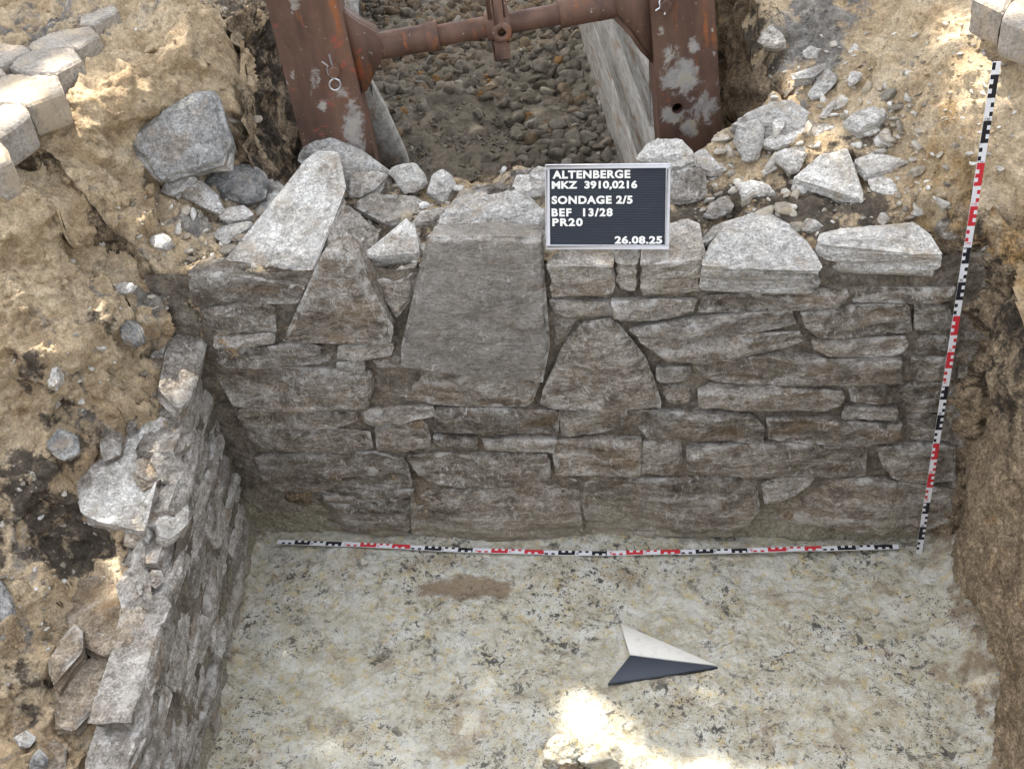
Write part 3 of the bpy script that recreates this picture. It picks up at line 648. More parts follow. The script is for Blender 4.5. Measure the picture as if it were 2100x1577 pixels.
# earth and rubble core along the top of the wall
for a in [(560, 420, .965, .3, .4), (640, 430, .95, .4, .3), (720, 400, .96, .55, .2), (820, 440, .955, .75), (900, 430, .965, .6, .1), (1000, 380, .975, .4, .3), (1080, 365, .985, .2, .5), (930, 385, .965, .4, .2, .3),
          (650, 530, .92, .6), (780, 520, .93, .6), (1240, 440, .975, .3, .3), (1450, 440, .985, .6, .3), (1500, 400, .99, .65, .2), (1470, 330, 1.0, .1, .15), (1420, 300, 1.0, .2, .4),
          (1600, 410, 1.0, .75), (1700, 440, .985, .75, .1), (1800, 430, 1.0, .7, .1), (1880, 440, 1.0, .5, 0, .5), (1925, 480, .985, .5, 0, .5), (1560, 330, 1.03, .1, 0, .2), (1600, 360, 1.02, .65), (1640, 290, 1.07, .2, .2), (1720, 330, 1.045, .6),
          (1790, 290, 1.09, .5, .3), (1860, 310, 1.10, 0), (1850, 390, 1.03, .1, 0, .4), (1500, 250, 1.06, .1, .2), (1600, 235, 1.09), (1700, 230, 1.12, .2, .2), (1780, 215, 1.14)]: cz(*a)
# right bank
for a in [(1925, 255, .24, 0, 0, .75), (1948, 330, .17, 0, 0, .7), (1965, 395, .12, 0, 0, .8), (1885, 165, .44, 0, 0, .5), (2050, 420, .09, 0, 0, .6), (1945, 470, .08, .2, 0, .6), (1960, 420, .10, 0, 0, .8), (1990, 340, .13, 0, 0, .45), (2040, 300, .14, 0, 0, .2), (2095, 430, .07, 0, 0, .7), (2090, 340, .12), (2090, 250, .20), (2040, 200, .20), (1990, 200, .23), (2000, 120, .33), (2090, 160, .30), (2060, 110, .37), (1950, 100, .42),
          (1900, 120, .50, 0, 0, .25), (1870, 200, .43, 0, 0, .3), (1880, 270, .31, 0, 0, .45), (1910, 330, .21, 0, 0, .5), (1900, 400, .15, 0, 0, .6), (1850, 30, .66), (1950, 40, .55), (1800, 60, .72, 0, 0, .3), (1810, 150, .56, .1, 0, .3),
          (1700, 100, .72, .1, .8), (1760, 60, .76, .1, .5, .2), (1640, 60, .80, .1, .8), (1580, 110, .78, .4, .4), (1640, 150, .68, .2, .6), (1540, 60, .84, .6, 0, .3), (1720, 180, .60, .1, .3)]: cy(*a)
for a in [(2.35, .35, 1.34), (2.5, .8, 1.38), (3.0, 0, 1.30), (2.15, -.1, 1.12), (2.3, -.5, 1.1), (2.3, -1.2, 1.05), (3.0, -1.2, 1.2), (1.98, -.4, 1.03, .6), (1.98, -.9, 1.0), (1.98, -1.4, 1.0), (2.05, 1.2, 1.38), (1.75, 1.25, 1.38), (1.5, 1.3, 1.3, .2, .3), (3.0, 1.2, 1.4)]: cw(*a)
CTL = np.array(CTL)
def _tps(XY, Zv, lam):
    r = np.hypot(XY[:, None, 0]-XY[None, :, 0], XY[:, None, 1]-XY[None, :, 1]); K = r*r*np.log(r+1e-9)
    P = np.column_stack([np.ones(len(XY)), XY]); n = len(XY)
    A = np.zeros((n+3, n+3)); A[:n, :n] = K+lam*np.eye(n); A[:n, n:] = P; A[n:, :n] = P.T
    return np.linalg.solve(A, np.concatenate([Zv, np.zeros(3)]))
_W = _tps(CTL[:, :2], CTL[:, 2], 4e-4)
def HGT(x, y):
    sh = x.shape; x = x.ravel(); y = y.ravel(); out = np.empty(len(x)); n = len(CTL)
    for s in range(0, len(x), 20000):
        r = np.hypot(x[s:s+20000, None]-CTL[:, 0], y[s:s+20000, None]-CTL[:, 1])
        out[s:s+20000] = (r*r*np.log(r+1e-9))@_W[:n]+_W[n]+_W[n+1]*x[s:s+20000]+_W[n+2]*y[s:s+20000]
    return np.clip(out, .2, 1.46).reshape(sh)
def ATT(x, y):
    x = x.ravel(); y = y.ravel(); out = np.empty((len(x), 3))
    for s in range(0, len(x), 20000):
        w = 1/((x[s:s+20000, None]-CTL[:, 0])**2+(y[s:s+20000, None]-CTL[:, 1])**2+4e-4)**1.7
        out[s:s+20000] = (w@CTL[:, 3:])/w.sum(1)[:, None]
    return out
def rough_soil(P, N, seed, amp=1.0):
    """Displace soil points along their normals: broad lumps, spade cuts, clods and crumbs."""
    q = P+.02*vfbm(P*9, 2, seed)
    h = .018*fbm(q*6, 4, seed, .5)
    rg = 1-np.abs(fbm(q*8, 3, seed+9, .55)); h += .016*(np.clip(rg, 0, 1)**2-.5)
    pl = noise3(q*13, seed+21); h += .016*(np.floor(pl*3)/3+.3*pl)
    f1, f2, idv = worley2(q[:, 0]*20+q[:, 2]*11, q[:, 1]*20+q[:, 2]*15, seed+3)
    clod = np.clip(fbm(q*5, 2, seed+40)*1.3+.1, 0, 1)
    h += clod*.014*(idv-.35)*np.clip((f2-f1)*5, 0, 1)
    f1, f2, idv = worley2(q[:, 0]*58+q[:, 2]*37, q[:, 1]*58+q[:, 2]*41, seed+5)
    h += .0050*(idv-.4)*np.clip((f2-f1)*4, 0, 1)*np.clip(.4+fbm(q*10, 2, seed+60), 0, 1)
    h += .0045*fbm(P*60, 4, seed+77, .6)
    return P+N*(h*amp)[:, None]
def lips(V):
    """Round the cut edges of the banks down so they end in the earth faces below."""
    x, y = V[:, 0], V[:, 1]; a, b = tu(x, y); s = lambda t: np.clip(t, 0, 1)**1.6
    d = np.where((x > 1.80) | (x < -.06), s((.125-y)/.05), 0)*(y > -.02)
    d = np.maximum(d, np.where((y > front(x)-.03) & (a < tl(b)+.01), s((a-tl(b)+.045)/.045), 0))
    d = np.maximum(d, np.where((y > front(x)-.03) & (a > tr(b)-.01), s((tr(b)+.045-a)/.045), 0))
    d = np.maximum(d, np.where((x > 1.9) & (y < .1), s((2.02-x)/.05), 0))
    d = np.maximum(d, np.where((x < .1) & (y < .09), s((x-xl(y)+.07)/.05), 0)*.6)
    V[:, 2] -= .075*d; return V
TERR = []       # displaced vertices of the banks, for scattering and for finding the surface again
def terrain(name, axis, bounds, res, keep, amp=1.0, cmask=None):
    """Height field over a plane tilted to face the slope, so steep cuts keep an even mesh."""
    n = np.asarray(axis, float); n /= np.linalg.norm(n); u = np.cross([0, 1.0, 0], n); u /= np.linalg.norm(u); v = np.cross(n, u)
    C = CTL if cmask is None else CTL[cmask(CTL[:, 0], CTL[:, 1])]
    cu, cv, ch = C[:, :3]@u, C[:, :3]@v, C[:, :3]@n
    W_ = _tps(np.column_stack([cu, cv]), ch, 3e-4); nc = len(cu)
    x0, x1, y0, y1 = bounds
    cor = np.array([(x, y, z) for x in (x0, x1) for y in (y0, y1) for z in (.3, 1.45)])
    us, vs = np.arange((cor@u).min(), (cor@u).max(), res), np.arange((cor@v).min(), (cor@v).max(), res)
    U, Vg = np.meshgrid(us, vs, indexing='ij'); uu, vv = U.ravel(), Vg.ravel(); H = np.empty(len(uu))
    for s in range(0, len(uu), 20000):
        r = np.hypot(uu[s:s+20000, None]-cu, vv[s:s+20000, None]-cv)
        H[s:s+20000] = (r*r*np.log(r+1e-9))@W_[:nc]+W_[nc]+W_[nc+1]*uu[s:s+20000]+W_[nc+2]*vv[s:s+20000]
    Hg = H.reshape(U.shape); gu = np.gradient(Hg, res, axis=0).ravel(); gv = np.gradient(Hg, res, axis=1).ravel()
    P = uu[:, None]*u+vv[:, None]*v+H[:, None]*n; N = n-gu[:, None]*u-gv[:, None]*v; N /= np.linalg.norm(N, axis=1)[:, None]
    ok = (P[:, 0] > x0) & (P[:, 0] < x1) & (P[:, 1] > y0) & (P[:, 1] < y1)
    F = grid_faces(*U.shape); F = F[ok[F].all(1)]; c = P[F].mean(1); F = F[keep(c[:, 0], c[:, 1])]
    used = np.zeros(len(P), bool); used[F.ravel()] = True; m = np.cumsum(used)-1; P, N = P[used], N[used]
    V = lips(sink(rough_soil(P, N, 3, amp))); A = ATT(P[:, 0], P[:, 1]); TERR.append((V, N, A))
    return world_obj(name, V, m[F], MAT['soil'], origin=(0, 0, 0), attrs={'dark': A[:, 0], 'grey': A[:, 1], 'ochre': A[:, 2]})
def tu(x, y):   # trench coordinates
    return (x-T0[0])*E1[0]+(y-T0[1])*E1[1], (x-T0[0])*E2[0]+(y-T0[1])*E2[1]
def tl(b): return .055-.02*np.sin(b*7)
def tr(b): return 1.50-.05*np.sin(b*5+1)
def front(x): return .46+.02*np.sin(x*9)+.17*np.clip((x-1.05)/.5, 0, 1)
def in_trench(x, y):
    a, b = tu(x, y); return (a > tl(b)) & (a < tr(b)) & (y > front(x))
def in_pit(x, y): return (y < .075) & (x > xl(y)-.02) & (x < 1.965+.02*np.sin(y*11))
tag(terrain('left_bank', (.36, -.52, .77), (-1.3, .16, -1.45, 1.5), .006, lambda x, y: ~in_trench(x, y) & ~in_pit(x, y) & (x < .13), 1.6, lambda x, y: x < .6), kind='structure')
tag(terrain('right_bank', (-.30, -.45, .85), (.08, 2.5, -1.45, 1.5), .006, lambda x, y: ~in_trench(x, y) & ~in_pit(x, y) & (x > .10), 1.0, lambda x, y: x > 0), kind='structure')
def SURF(px, py):
    """Point of the banks seen at a pixel."""
    V = np.concatenate([t[0] for t in TERR]); d = ray(px, py); d = d/np.linalg.norm(d); q = V-CAM; t = q@d
    return V[np.argmin(np.linalg.norm(q-t[:, None]*d, axis=1)+.02*t)]
# outer ground sheet reaching far beyond the cut
def ring_sheet():
    # the trench stays open behind and the pit in front
    V2 = []; F2 = []
    def quad(x0, x1, y0, y1, z=1.36):
        k = len(V2); V2.extend([(x0, y0, z), (x1, y0, z), (x1, y1, z), (x0, y1, z)]); F2.append((k, k+1, k+2, k+3))
    quad(-60, -1.29, -60, 60); quad(2.49, 60, -60, 60); quad(-1.29, 2.49, 4.5, 60)
    for pts in (((-1.29, 1.49), (-.13, 1.49), (-.67, 4.5), (-1.29, 4.5)), ((1.36, 1.49), (2.49, 1.49), (2.49, 4.5), (.82, 4.5))):
        k = len(V2); V2.extend([(a, b, 1.36) for a, b in pts]); F2.append((k, k+1, k+2, k+3))
    quad(-1.29, 2.49, -60, -3.4, 1.1)
    n = len(V2); z0 = np.full(n, .0)
    return world_obj('ground', np.array(V2, float), np.array(F2), MAT['soil'], origin=(0, 0, 0), smooth=False, attrs={'dark': z0, 'grey': z0+.15, 'ochre': z0})
tag(ring_sheet(), kind='structure')

def sheet(name, fn, nu, nv, mat, seed, amp, attr, kind='structure', parent=None):
    """Displaced sheet: fn(u, v) -> points, u and v in 0..1."""
    U, Vv = np.meshgrid(np.linspace(0, 1, nu), np.linspace(0, 1, nv), indexing='ij')
    P = fn(U.ravel(), Vv.ravel()); Pg = P.reshape(nu, nv, 3)
    du = np.gradient(Pg, axis=0); dv = np.gradient(Pg, axis=1)
    N = np.cross(du, dv).reshape(-1, 3); N /= np.linalg.norm(N, axis=1)[:, None]+1e-9
    V = rough_soil(P, N, seed, amp)
    A = attr(U.ravel(), Vv.ravel(), P)
    o = world_obj(name, V, grid_faces(nu, nv), MAT[mat], parent, origin=None if parent is None else None, attrs=A)
    if kind: tag(o, kind=kind)
    return o
# right face of the pit: undercut below the sandy rim
def pit_right(u, v):
    y = .16-u*1.6; xe = 1.955+.02*np.sin(y*11); top = HGT(xe+.03, y)
    z = v*(top+.01)-.02*(1-v)
    prof = np.interp(v, [0, .05, .5, .75, .86, .94, 1], [-.03, .0, .0, .02, .05, .035, .02])
    return np.stack([xe+prof+.02*noise3(np.stack([y*4, z*4, 0*z], 1), 3), y, z], 1)
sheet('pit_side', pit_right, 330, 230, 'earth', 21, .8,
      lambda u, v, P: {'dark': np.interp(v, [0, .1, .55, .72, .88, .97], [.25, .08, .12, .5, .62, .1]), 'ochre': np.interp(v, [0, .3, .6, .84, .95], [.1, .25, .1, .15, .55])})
# earth face closing the ends of the wall below the banks
def bank_face(u, v):
    x = -.42+u*2.5; k = np.clip((x-1.84)/.12, 0, 1); y = .086-.06*k*k; top = HGT(x, y+.02)-.005; z = .02+v*(top-.02)
    y = y+.03*np.clip((z-1.0)/.1, 0, 1)*(x > 1.6); return np.stack([x, y, z], 1)
sheet('bank_face', bank_face, 400, 190, 'earth', 91, .9, lambda u, v, P: {'dark': np.where(P[:, 0] > 1, .42, .5), 'ochre': np.where((P[:, 0] > 1) & (P[:, 2] > .95), .55, .15)})
# trench sides
def trench_left(u, v):
    b = -.1+u*4.2; a = tl(b); x = T0[0]+a*E1[0]+b*E2[0]; y = T0[1]+a*E1[1]+b*E2[1]
    top = np.where(y < 1.48, HGT(x-.03, np.minimum(y, 1.48)), 1.36); z = -.05+v*(top+.055)
    x = x+.05*(1-v)-.02*v
    return np.stack([x, y, z], 1)
sheet('trench_side', trench_left, 420, 110, 'earth', 31, 1.3,
      lambda u, v, P: {'dark': np.interp(v, [0, .5, .9, 1], [.5, .6, .6, .4]), 'ochre': np.interp(v, [0, .4, .6], [.45, .3, .1])})
def trench_right(u, v):
    b = -.15+u*4.2; a = tr(b); x = T0[0]+a*E1[0]+b*E2[0]; y = T0[1]+a*E1[1]+b*E2[1]
    top = np.where(y < 1.48, HGT(x+.03, np.minimum(y, 1.48)), 1.36); z = -.05+v*(top+.055)
    x = x-.07*(1-v)+.02*v
    return np.stack([x, y, z], 1)
sheet('trench_side', trench_right, 420, 110, 'earth', 41, 1.3,
      lambda u, v, P: {'dark': np.interp(v, [0, .5, .9, 1], [.55, .4, .25, .2]), 'ochre': np.interp(v, [0, .4, .6], [.3, .35, .25])})
def trench_front(u, v):     # back of the wall towards the trench
    x = .0+u*1.75; y = front(x)-.005; top = HGT(x, y-.03); z = -.05+v*(top+.055)
    return np.stack([x, y+.02*(1-v), z], 1)
sheet('trench_side', trench_front, 240, 80, 'earth', 51, 1.0, lambda u, v, P: {'dark': .4+0*u, 'ochre': .2+0*u})
# trench bottom
def TFZ(x, y):
    a, b = tu(x, y); return .24+.035*np.clip(b, 0, 5)+.06*fbm(np.stack([x*1.7, y*1.7, 0*x], 1), 3, 5)
def trench_floor(u, v):
    b = -.15+u*4.3; a = -.15+v*1.85; x = T0[0]+a*E1[0]+b*E2[0]; y = T0[1]+a*E1[1]+b*E2[1]
    return np.stack([x, y, TFZ(x, y)], 1)
sheet('trench_floor', trench_floor, 330, 150, 'gravel', 61, .8, lambda u, v, P: {'tone': .33+.25*np.clip(u*2-.9, 0, 1)})
sheet('trench_end', lambda u, v: np.stack([T0[0]+(-.3+u*2.2)*E1[0]+4.05*E2[0], T0[1]+(-.3+u*2.2)*E1[1]+4.05*E2[1], .0+v*1.4], 1), 60, 40, 'earth', 71, 1.0, lambda u, v, P: {'dark': .3+0*u, 'ochre': .2+0*u})

# pit floor
def pit_floor():
    res = .0055; x0, x1, y0, y1 = -.3, 2.12, -1.45, .16
    nx, ny = int((x1-x0)/res), int((y1-y0)/res)
    X, Y = np.meshgrid(np.linspace(x0, x1, nx), np.linspace(y0, y1, ny), indexing='ij'); x = X.ravel(); y = Y.ravel()
    P2 = np.stack([x, y, 0*x], 1)
    z = .010*fbm(P2*3.2, 3, 11)+.004*fbm(P2*17, 3, 12)+.0025*fbm(P2*70, 3, 13)
    # shallow trowel drags
    dr = fbm(np.stack([(x*.5+y)*26, (x-.5*y)*3.0, 0*x], 1), 3, 15); z -= .003*np.clip(dr, 0, 1)
    # rises towards the right face and the side wall
    z += .07*np.clip((x-1.84)/.13, 0, 1)**2+.03*np.clip((xl(y)+.06-x)/.06, 0, 1)**2
    # brown hollow scraped in the middle
    c = PZ(930, 1205, 0); r = np.hypot((x-c[0]-.04+.25*(y-c[1]))/.21, (y-c[1])/.062); br = np.clip(1.15-r, 0, 1)
    z -= .014*np.clip(1.1-r, 0, 1)
    # loose heap at the near edge
    hp = PZ(1230, 1560, 0); r2 = np.hypot((x-hp[0])/.20, (y-hp[1])/.09); k = np.clip(1-r2, 0, 1); k = k*k*(3-2*k)
    z += k*(.045+.02*fbm(P2*18, 3, 19)+.012*np.abs(fbm(P2*45, 3, 20)))
    P2[:, 2] = z
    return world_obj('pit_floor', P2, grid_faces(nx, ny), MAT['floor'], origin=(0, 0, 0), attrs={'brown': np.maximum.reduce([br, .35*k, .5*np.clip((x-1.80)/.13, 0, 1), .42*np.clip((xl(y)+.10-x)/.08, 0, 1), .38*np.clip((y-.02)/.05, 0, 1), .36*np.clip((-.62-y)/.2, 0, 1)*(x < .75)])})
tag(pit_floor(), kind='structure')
# the near side of the pit, below and behind the camera
sheet('pit_side', lambda u, v: np.stack([-.2+u*2.4, -1.44-v*1.98, v*1.1+0*u], 1), 90, 80, 'earth', 81, 1.0, lambda u, v, P: {'dark': .1+0*u, 'ochre': .2+0*u})

# ------------------------------------------------------------------ the main wall
WALLY = 0.05
wall = empty('stone_wall', (.93, .06, 0), 'tall dry stone wall of flat limestone courses along the back of the pit', 'stone wall')
def mortar_bed():
    nu, nv = 330, 180
    def fn(u, v):
        x = -.16+u*2.16; z = -.03+v*(.955+.03)
        return np.stack([x, WALLY+.0135+.0*x, z], 1)
    U, Vv = np.meshgrid(np.linspace(0, 1, nu), np.linspace(0, 1, nv), indexing='ij'); P = fn(U.ravel(), Vv.ravel())
    P[:, 1] += .012*fbm(P*9, 4, 3)+.0045*fbm(P*55, 4, 4)
    return world_obj('mortar', P, grid_faces(nu, nv)[:, ::-1], MAT['mortar'], wall)
mortar_bed()
# outlines traced on the wall face: (outline, depth offset, material, options)
W = [
 # lowest course
 ([(530,1035),(600,1018),(655,1014),(662,1030),(738,1038),(838,1022),(842,1060),(838,1092),(720,1088),(590,1082),(548,1060)], .0, 'damp', {}),
 ([(660,1016),(738,1021),(737,1036),(663,1029)], -.004, 'damp', {'R':.005}),
 ([(843,1018),(920,1008),(1000,1000),(1120,985),(1180,989),(1188,1040),(1194,1100),(1110,1110),(1000,1099),(848,1093)], -.006, 'damp', {}),
 ([(1203,992),(1300,987),(1450,980),(1552,990),(1558,1022),(1545,1065),(1500,1095),(1420,1094),(1300,1101),(1208,1096),(1199,1050)], -.004, 'damp', {}),
 ([(1563,988),(1600,978),(1668,983),(1650,1003),(1605,1018),(1568,1024)], -.008, 'mid', {}),
 ([(1563,1030),(1612,1022),(1660,1006),(1700,988),(1800,983),(1880,998),(1955,1002),(1955,1062),(1890,1082),(1780,1087),(1640,1077),(1552,1070)], -.001, 'damp', {}),
 # second course
 ([(522,938),(570,929),(680,925),(780,930),(825,938),(838,965),(846,985),(845,998),(760,1000),(690,995),(610,1001),(550,990),(535,965)], -.014, 'damp', {'facet':.9}),
 ([(640,1003),(760,1005),(850,1003),(853,1018),(765,1024),(680,1014)], -.008, 'damp', {'R':.006}),
 ([(842,934),(960,927),(1120,932),(1130,950),(1133,970),(1128,983),(1060,988),(960,998),(885,991),(853,965)], -.010, 'damp', {'facet':.8}),
 ([(1138,905),(1260,901),(1312,904),(1313,972),(1300,975),(1230,978),(1143,974),(1136,940)], -.009, 'damp', {}),
 ([(1317,905),(1392,902),(1393,950),(1380,978),(1318,972)], -.003, 'damp', {}),
 ([(1407,914),(1500,909),(1660,910),(1778,917),(1765,945),(1772,975),(1700,978),(1560,974),(1470,965),(1410,956)], -.012, 'damp', {'facet':.8}),
 ([(1797,918),(1880,912),(1955,916),(1955,985),(1880,994),(1842,980),(1808,950)], -.010, 'mid', {}),
 # third course
 ([(486,842),(600,842),(690,843),(727,839),(734,862),(700,872),(640,880),(560,878),(500,876)], -.006, 'damp', {}),
 ([(500,882),(600,885),(700,885),(758,888),(766,918),(700,924),(600,925),(540,920),(512,908)], -.008, 'damp', {}),
 ([(741,842),(768,852),(800,840),(888,833),(892,850),(850,860),(790,868),(747,870)], -.010, 'mid', {}),
 ([(768,876),(860,869),(878,873),(881,914),(830,924),(776,920)], -.002, 'damp', {}),
 ([(890,842),(1000,833),(1060,836),(1118,841),(1140,839),(1143,888),(1040,889),(893,887)], -.012, 'damp', {'facet':.9}),
 ([(1149,839),(1270,839),(1281,846),(1279,878),(1240,889),(1151,889)], -.006, 'damp', {}),
 ([(886,896),(980,897),(977,917),(889,915)], -.006, 'damp', {'R':.006}),
 ([(988,899),(1080,897),(1143,901),(1138,924),(1060,922),(991,917)], -.010, 'mid', {'R':.007}),
 ([(1290,850),(1380,843),(1480,846),(1540,851),(1563,870),(1566,901),(1480,902),(1392,893),(1322,901),(1302,880)], -.012, 'damp', {'facet':.9}),
 ([(1573,857),(1650,859),(1720,863),(1848,866),(1853,885),(1838,904),(1760,911),(1660,904),(1577,899)], -.010, 'damp', {}),
 ([(1736,836),(1840,836),(1841,857),(1731,856)], -.008, 'mid', {'R':.006}),
 ([(1860,862),(1900,852),(1955,860),(1955,908),(1868,904)], .0, 'damp', {}),
 # fourth course
 ([(440,762),(520,756),(640,756),(758,762),(763,790),(758,828),(640,834),(560,838),(480,830),(455,797)], -.012, 'damp', {'facet':.9}),
 ([(787,759),(850,753),(980,756),(1108,769),(1098,800),(1088,824),(1050,827),(1000,820),(960,828),(900,830),(852,815),(792,808)], -.006, 'damp', {}),
 ([(1200,662),(1255,655),(1280,669),(1290,700),(1328,740),(1343,790),(1352,825),(1240,832),(1160,829),(1107,820),(1132,770),(1152,720),(1172,685)], -.016, 'damp', {'strata':.0,'facet':.6}),
 ([(1348,756),(1418,751),(1420,778),(1352,784)], -.006, 'mid', {'R':.007}),
 ([(1432,747),(1500,736),(1640,731),(1760,729),(1848,736),(1850,774),(1720,781),(1560,789),(1442,781)], -.012, 'damp', {'facet':.8}),
 ([(1362,797),(1408,792),(1410,824),(1364,827)], .002, 'damp', {'R':.007}),
 ([(1432,797),(1560,796),(1700,799),(1728,797),(1723,825),(1690,843),(1600,839),(1500,834),(1433,831)], -.014, 'damp', {}),
 ([(1742,787),(1800,783),(1845,786),(1955,790),(1955,812),(1860,816),(1800,825),(1747,819)], -.006, 'damp', {}),
 ([(1867,737),(1955,737),(1958,779),(1867,781)], .0, 'damp', {}),
 ([(1855,822),(1955,818),(1955,848),(1880,846),(1858,852)], .004, 'damp', {}),
 # fifth course
 ([(445,717),(520,717),(548,712),(556,728),(640,733),(668,728),(676,742),(640,750),(520,752),(441,752)], -.004, 'damp', {}),
 ([(553,708),(630,700),(664,705),(655,727),(560,726)], -.016, 'mid', {'R':.006}),
 ([(692,704),(770,701),(806,706),(799,729),(760,734),(694,732)], -.012, 'mid', {'R':.006}),
 ([(694,743),(748,741),(748,769),(694,767)], -.010, 'mid', {'R':.005}),
 ([(757,740),(820,733),(824,750),(770,756)], -.002, 'damp', {'R':.006}),
 ([(1312,692),(1420,693),(1560,691),(1638,683),(1652,704),(1600,719),(1530,724),(1450,734),(1370,734),(1337,714)], -.012, 'damp', {'facet':.9}),
 ([(1664,692),(1740,691),(1858,691),(1867,705),(1852,727),(1760,725),(1700,722),(1670,705)], -.012, 'mid', {'R':.008}),
 ([(1882,692),(1955,696),(1958,724),(1882,727)], .002, 'damp', {}),
 # sixth course
 ([(415,637),(470,621),(540,618),(563,630),(567,674),(520,682),(450,680),(420,655)], -.008, 'damp', {'facet':.8}),
 ([(440,687),(560,684),(561,699),(446,707)], -.010, 'mid', {'R':.005}),
 ([(1292,667),(1400,657),(1540,649),(1620,637),(1633,664),(1600,674),(1540,679),(1400,687),(1312,684)], -.016, 'mid', {'facet':.9}),
 ([(1642,634),(1730,629),(1858,627),(1866,679),(1770,687),(1682,689),(1657,665)], -.014, 'damp', {'facet':.8}),
 ([(1877,622),(1945,624),(1958,674),(1877,679)], -.002, 'damp', {}),
 ([(1135,655),(1190,652),(1168,683),(1140,712)], .006, 'damp', {'R':.006}),
 # seventh course
 ([(385,562),(440,560),(560,577),(622,592),(612,619),(520,618),(450,612),(392,610)], -.006, 'damp', {}),
 ([(1125,619),(1250,616),(1251,644),(1160,649),(1129,639)], -.012, 'mid', {'R':.007}),
 ([(1258,615),(1380,616),(1428,614),(1423,634),(1390,647),(1300,649),(1258,645)], -.014, 'mid', {'R':.007}),
 ([(1442,607),(1600,600),(1738,592),(1743,609),(1720,624),(1600,629),(1500,634),(1434,639)], -.010, 'damp', {'R':.008}),
 ([(1747,592),(1870,593),(1960,588),(1958,610),(1900,617),(1752,621)], -.006, 'damp', {'R':.007}),
 ([(772,582),(830,572),(848,562),(844,618),(815,648),(792,620)], .004, 'damp', {}),
]
for poly, dy, m, opt in W:
    P = [PY(x, y, WALLY) for x, y in poly]
    hgt = max(p[2] for p in P)-min(p[2] for p in P)
    k = dict(res=.0058, R=min(.008, hgt*.2), strata=.005, rough=.0040, jag=.0055, grow=.22, fslope=.26, cell=.075, facet=.75, side=.02); k.update(opt)
    rs = np.random.RandomState(len(poly)*31+int(poly[0][0]))
    P = [p+np.array([0, dy+rs.uniform(-.009, .006), 0]) for p in P]
    n = (rs.normal(0, .03), -1.0, rs.normal(.02, .05))
    stone('stone', P, n, .09, m, wall, **k)
# stones of the right end, half sunk in the bank behind the upright rule
rs = np.random.RandomState(77)
for zr in np.arange(.06, .93, .072):
    xr = 1.905+rs.uniform(-.02, .02)
    while xr < 2.02:
        L = rs.uniform(.07, .13); h = rs.uniform(.045, .066)
        P = [np.array([xr+a_*L, .058+rs.uniform(-.004, .004), zr+b_*h]) for a_, b_ in ((0, .05), (.45, 0), (.97, .06), (1, .9), (.5, 1), (.03, .92))]
        stone('stone', P, (rs.normal(0, .05), -1, .03), .07, 'damp', wall, res=.006, R=.008, strata=.005, rough=.004, jag=.006, fslope=.26, cell=.06, facet=.8, side=.02)
        xr += L+.006
# top course: blocks with a visible upper face (traced upper face, height, thickness, material, options)
for poly, z, n, th, m, opt in TOP: slab('stone', poly, z, n, th, m, wall, **opt)
# the big upright slab and the dark triangular stone beside it
for poly, dy, m, n, opt in [
  ([(878,486),(990,484),(1110,488),(1117,560),(1122,650),(1128,690),(1113,765),(1000,750),(940,750),(880,738),(827,735),(832,690),(850,620),(868,560)], -.035, 'smooth', (.02,-1,.10), dict(strata=0, facet=.25, fslope=.1, cell=.2, R=.014, thick=.13, side=.008)),
  ([(664,512),(700,503),(728,520),(742,560),(775,610),(812,658),(808,690),(740,695),(640,690),(582,690),(612,640),(640,590),(652,545)], -.026, 'damp', (-.05,-1,.12), dict(strata=0, facet=.8, fslope=.25, cell=.1, thick=.10, side=.01)),
  ]:
    th = opt.pop('thick')
    k = dict(res=.0055, rough=.0032, jag=.004); k.update(opt)
    stone('stone', [PY(x, y, WALLY)+np.array([0, dy, 0]) for x, y in poly], n, th, m, wall, **k)
slab('stone', [(876,484),(905,440),(932,402),(1000,390),(1075,392),(1118,420),(1118,460),(1108,486),(990,482)], 1.035, (.0,-.16,1), .07, 'dry', wall, R=.018, strata=.004, facet=1.1, rough=.006)
slab('stone', [(668,512),(678,470),(702,420),(742,440),(772,470),(770,502),(742,528),(705,512)], .965, (-.1,-.35,1), .06, 'mid', wall, facet=.9, fslope=.2)

# ------------------------------------------------------------------ side wall
swall = empty('stone_wall', (-.06, -.4, 0), 'rough limestone wall seen obliquely along the left edge of the pit floor', 'stone wall')
def sw_top(y): return np.interp(y, [-1.4, -1.0, -.8, -.53, -.42, -.18, .02, .1], [.32, .40, .46, .50, .53, .63, .70, .78])
def side_mortar():
    nu, nv = 230, 110
    U, Vv = np.meshgrid(np.linspace(0, 1, nu), np.linspace(0, 1, nv), indexing='ij'); y = (.12-1.5*U).ravel(); t = sw_top(y)-.02
    z = -.03+Vv.ravel()*(t+.03); P = np.stack([xl(y)+.006+.03*np.clip(.10-z, 0, .1)*3, y, z], 1)
    P[:, 0] += .004*fbm(P*12, 4, 8)+.003*fbm(P*60, 3, 9)-.006
    return world_obj('mortar', P, grid_faces(nu, nv), MAT['mortar'], swall)
side_mortar()
rs = np.random.RandomState(5)
z = .015
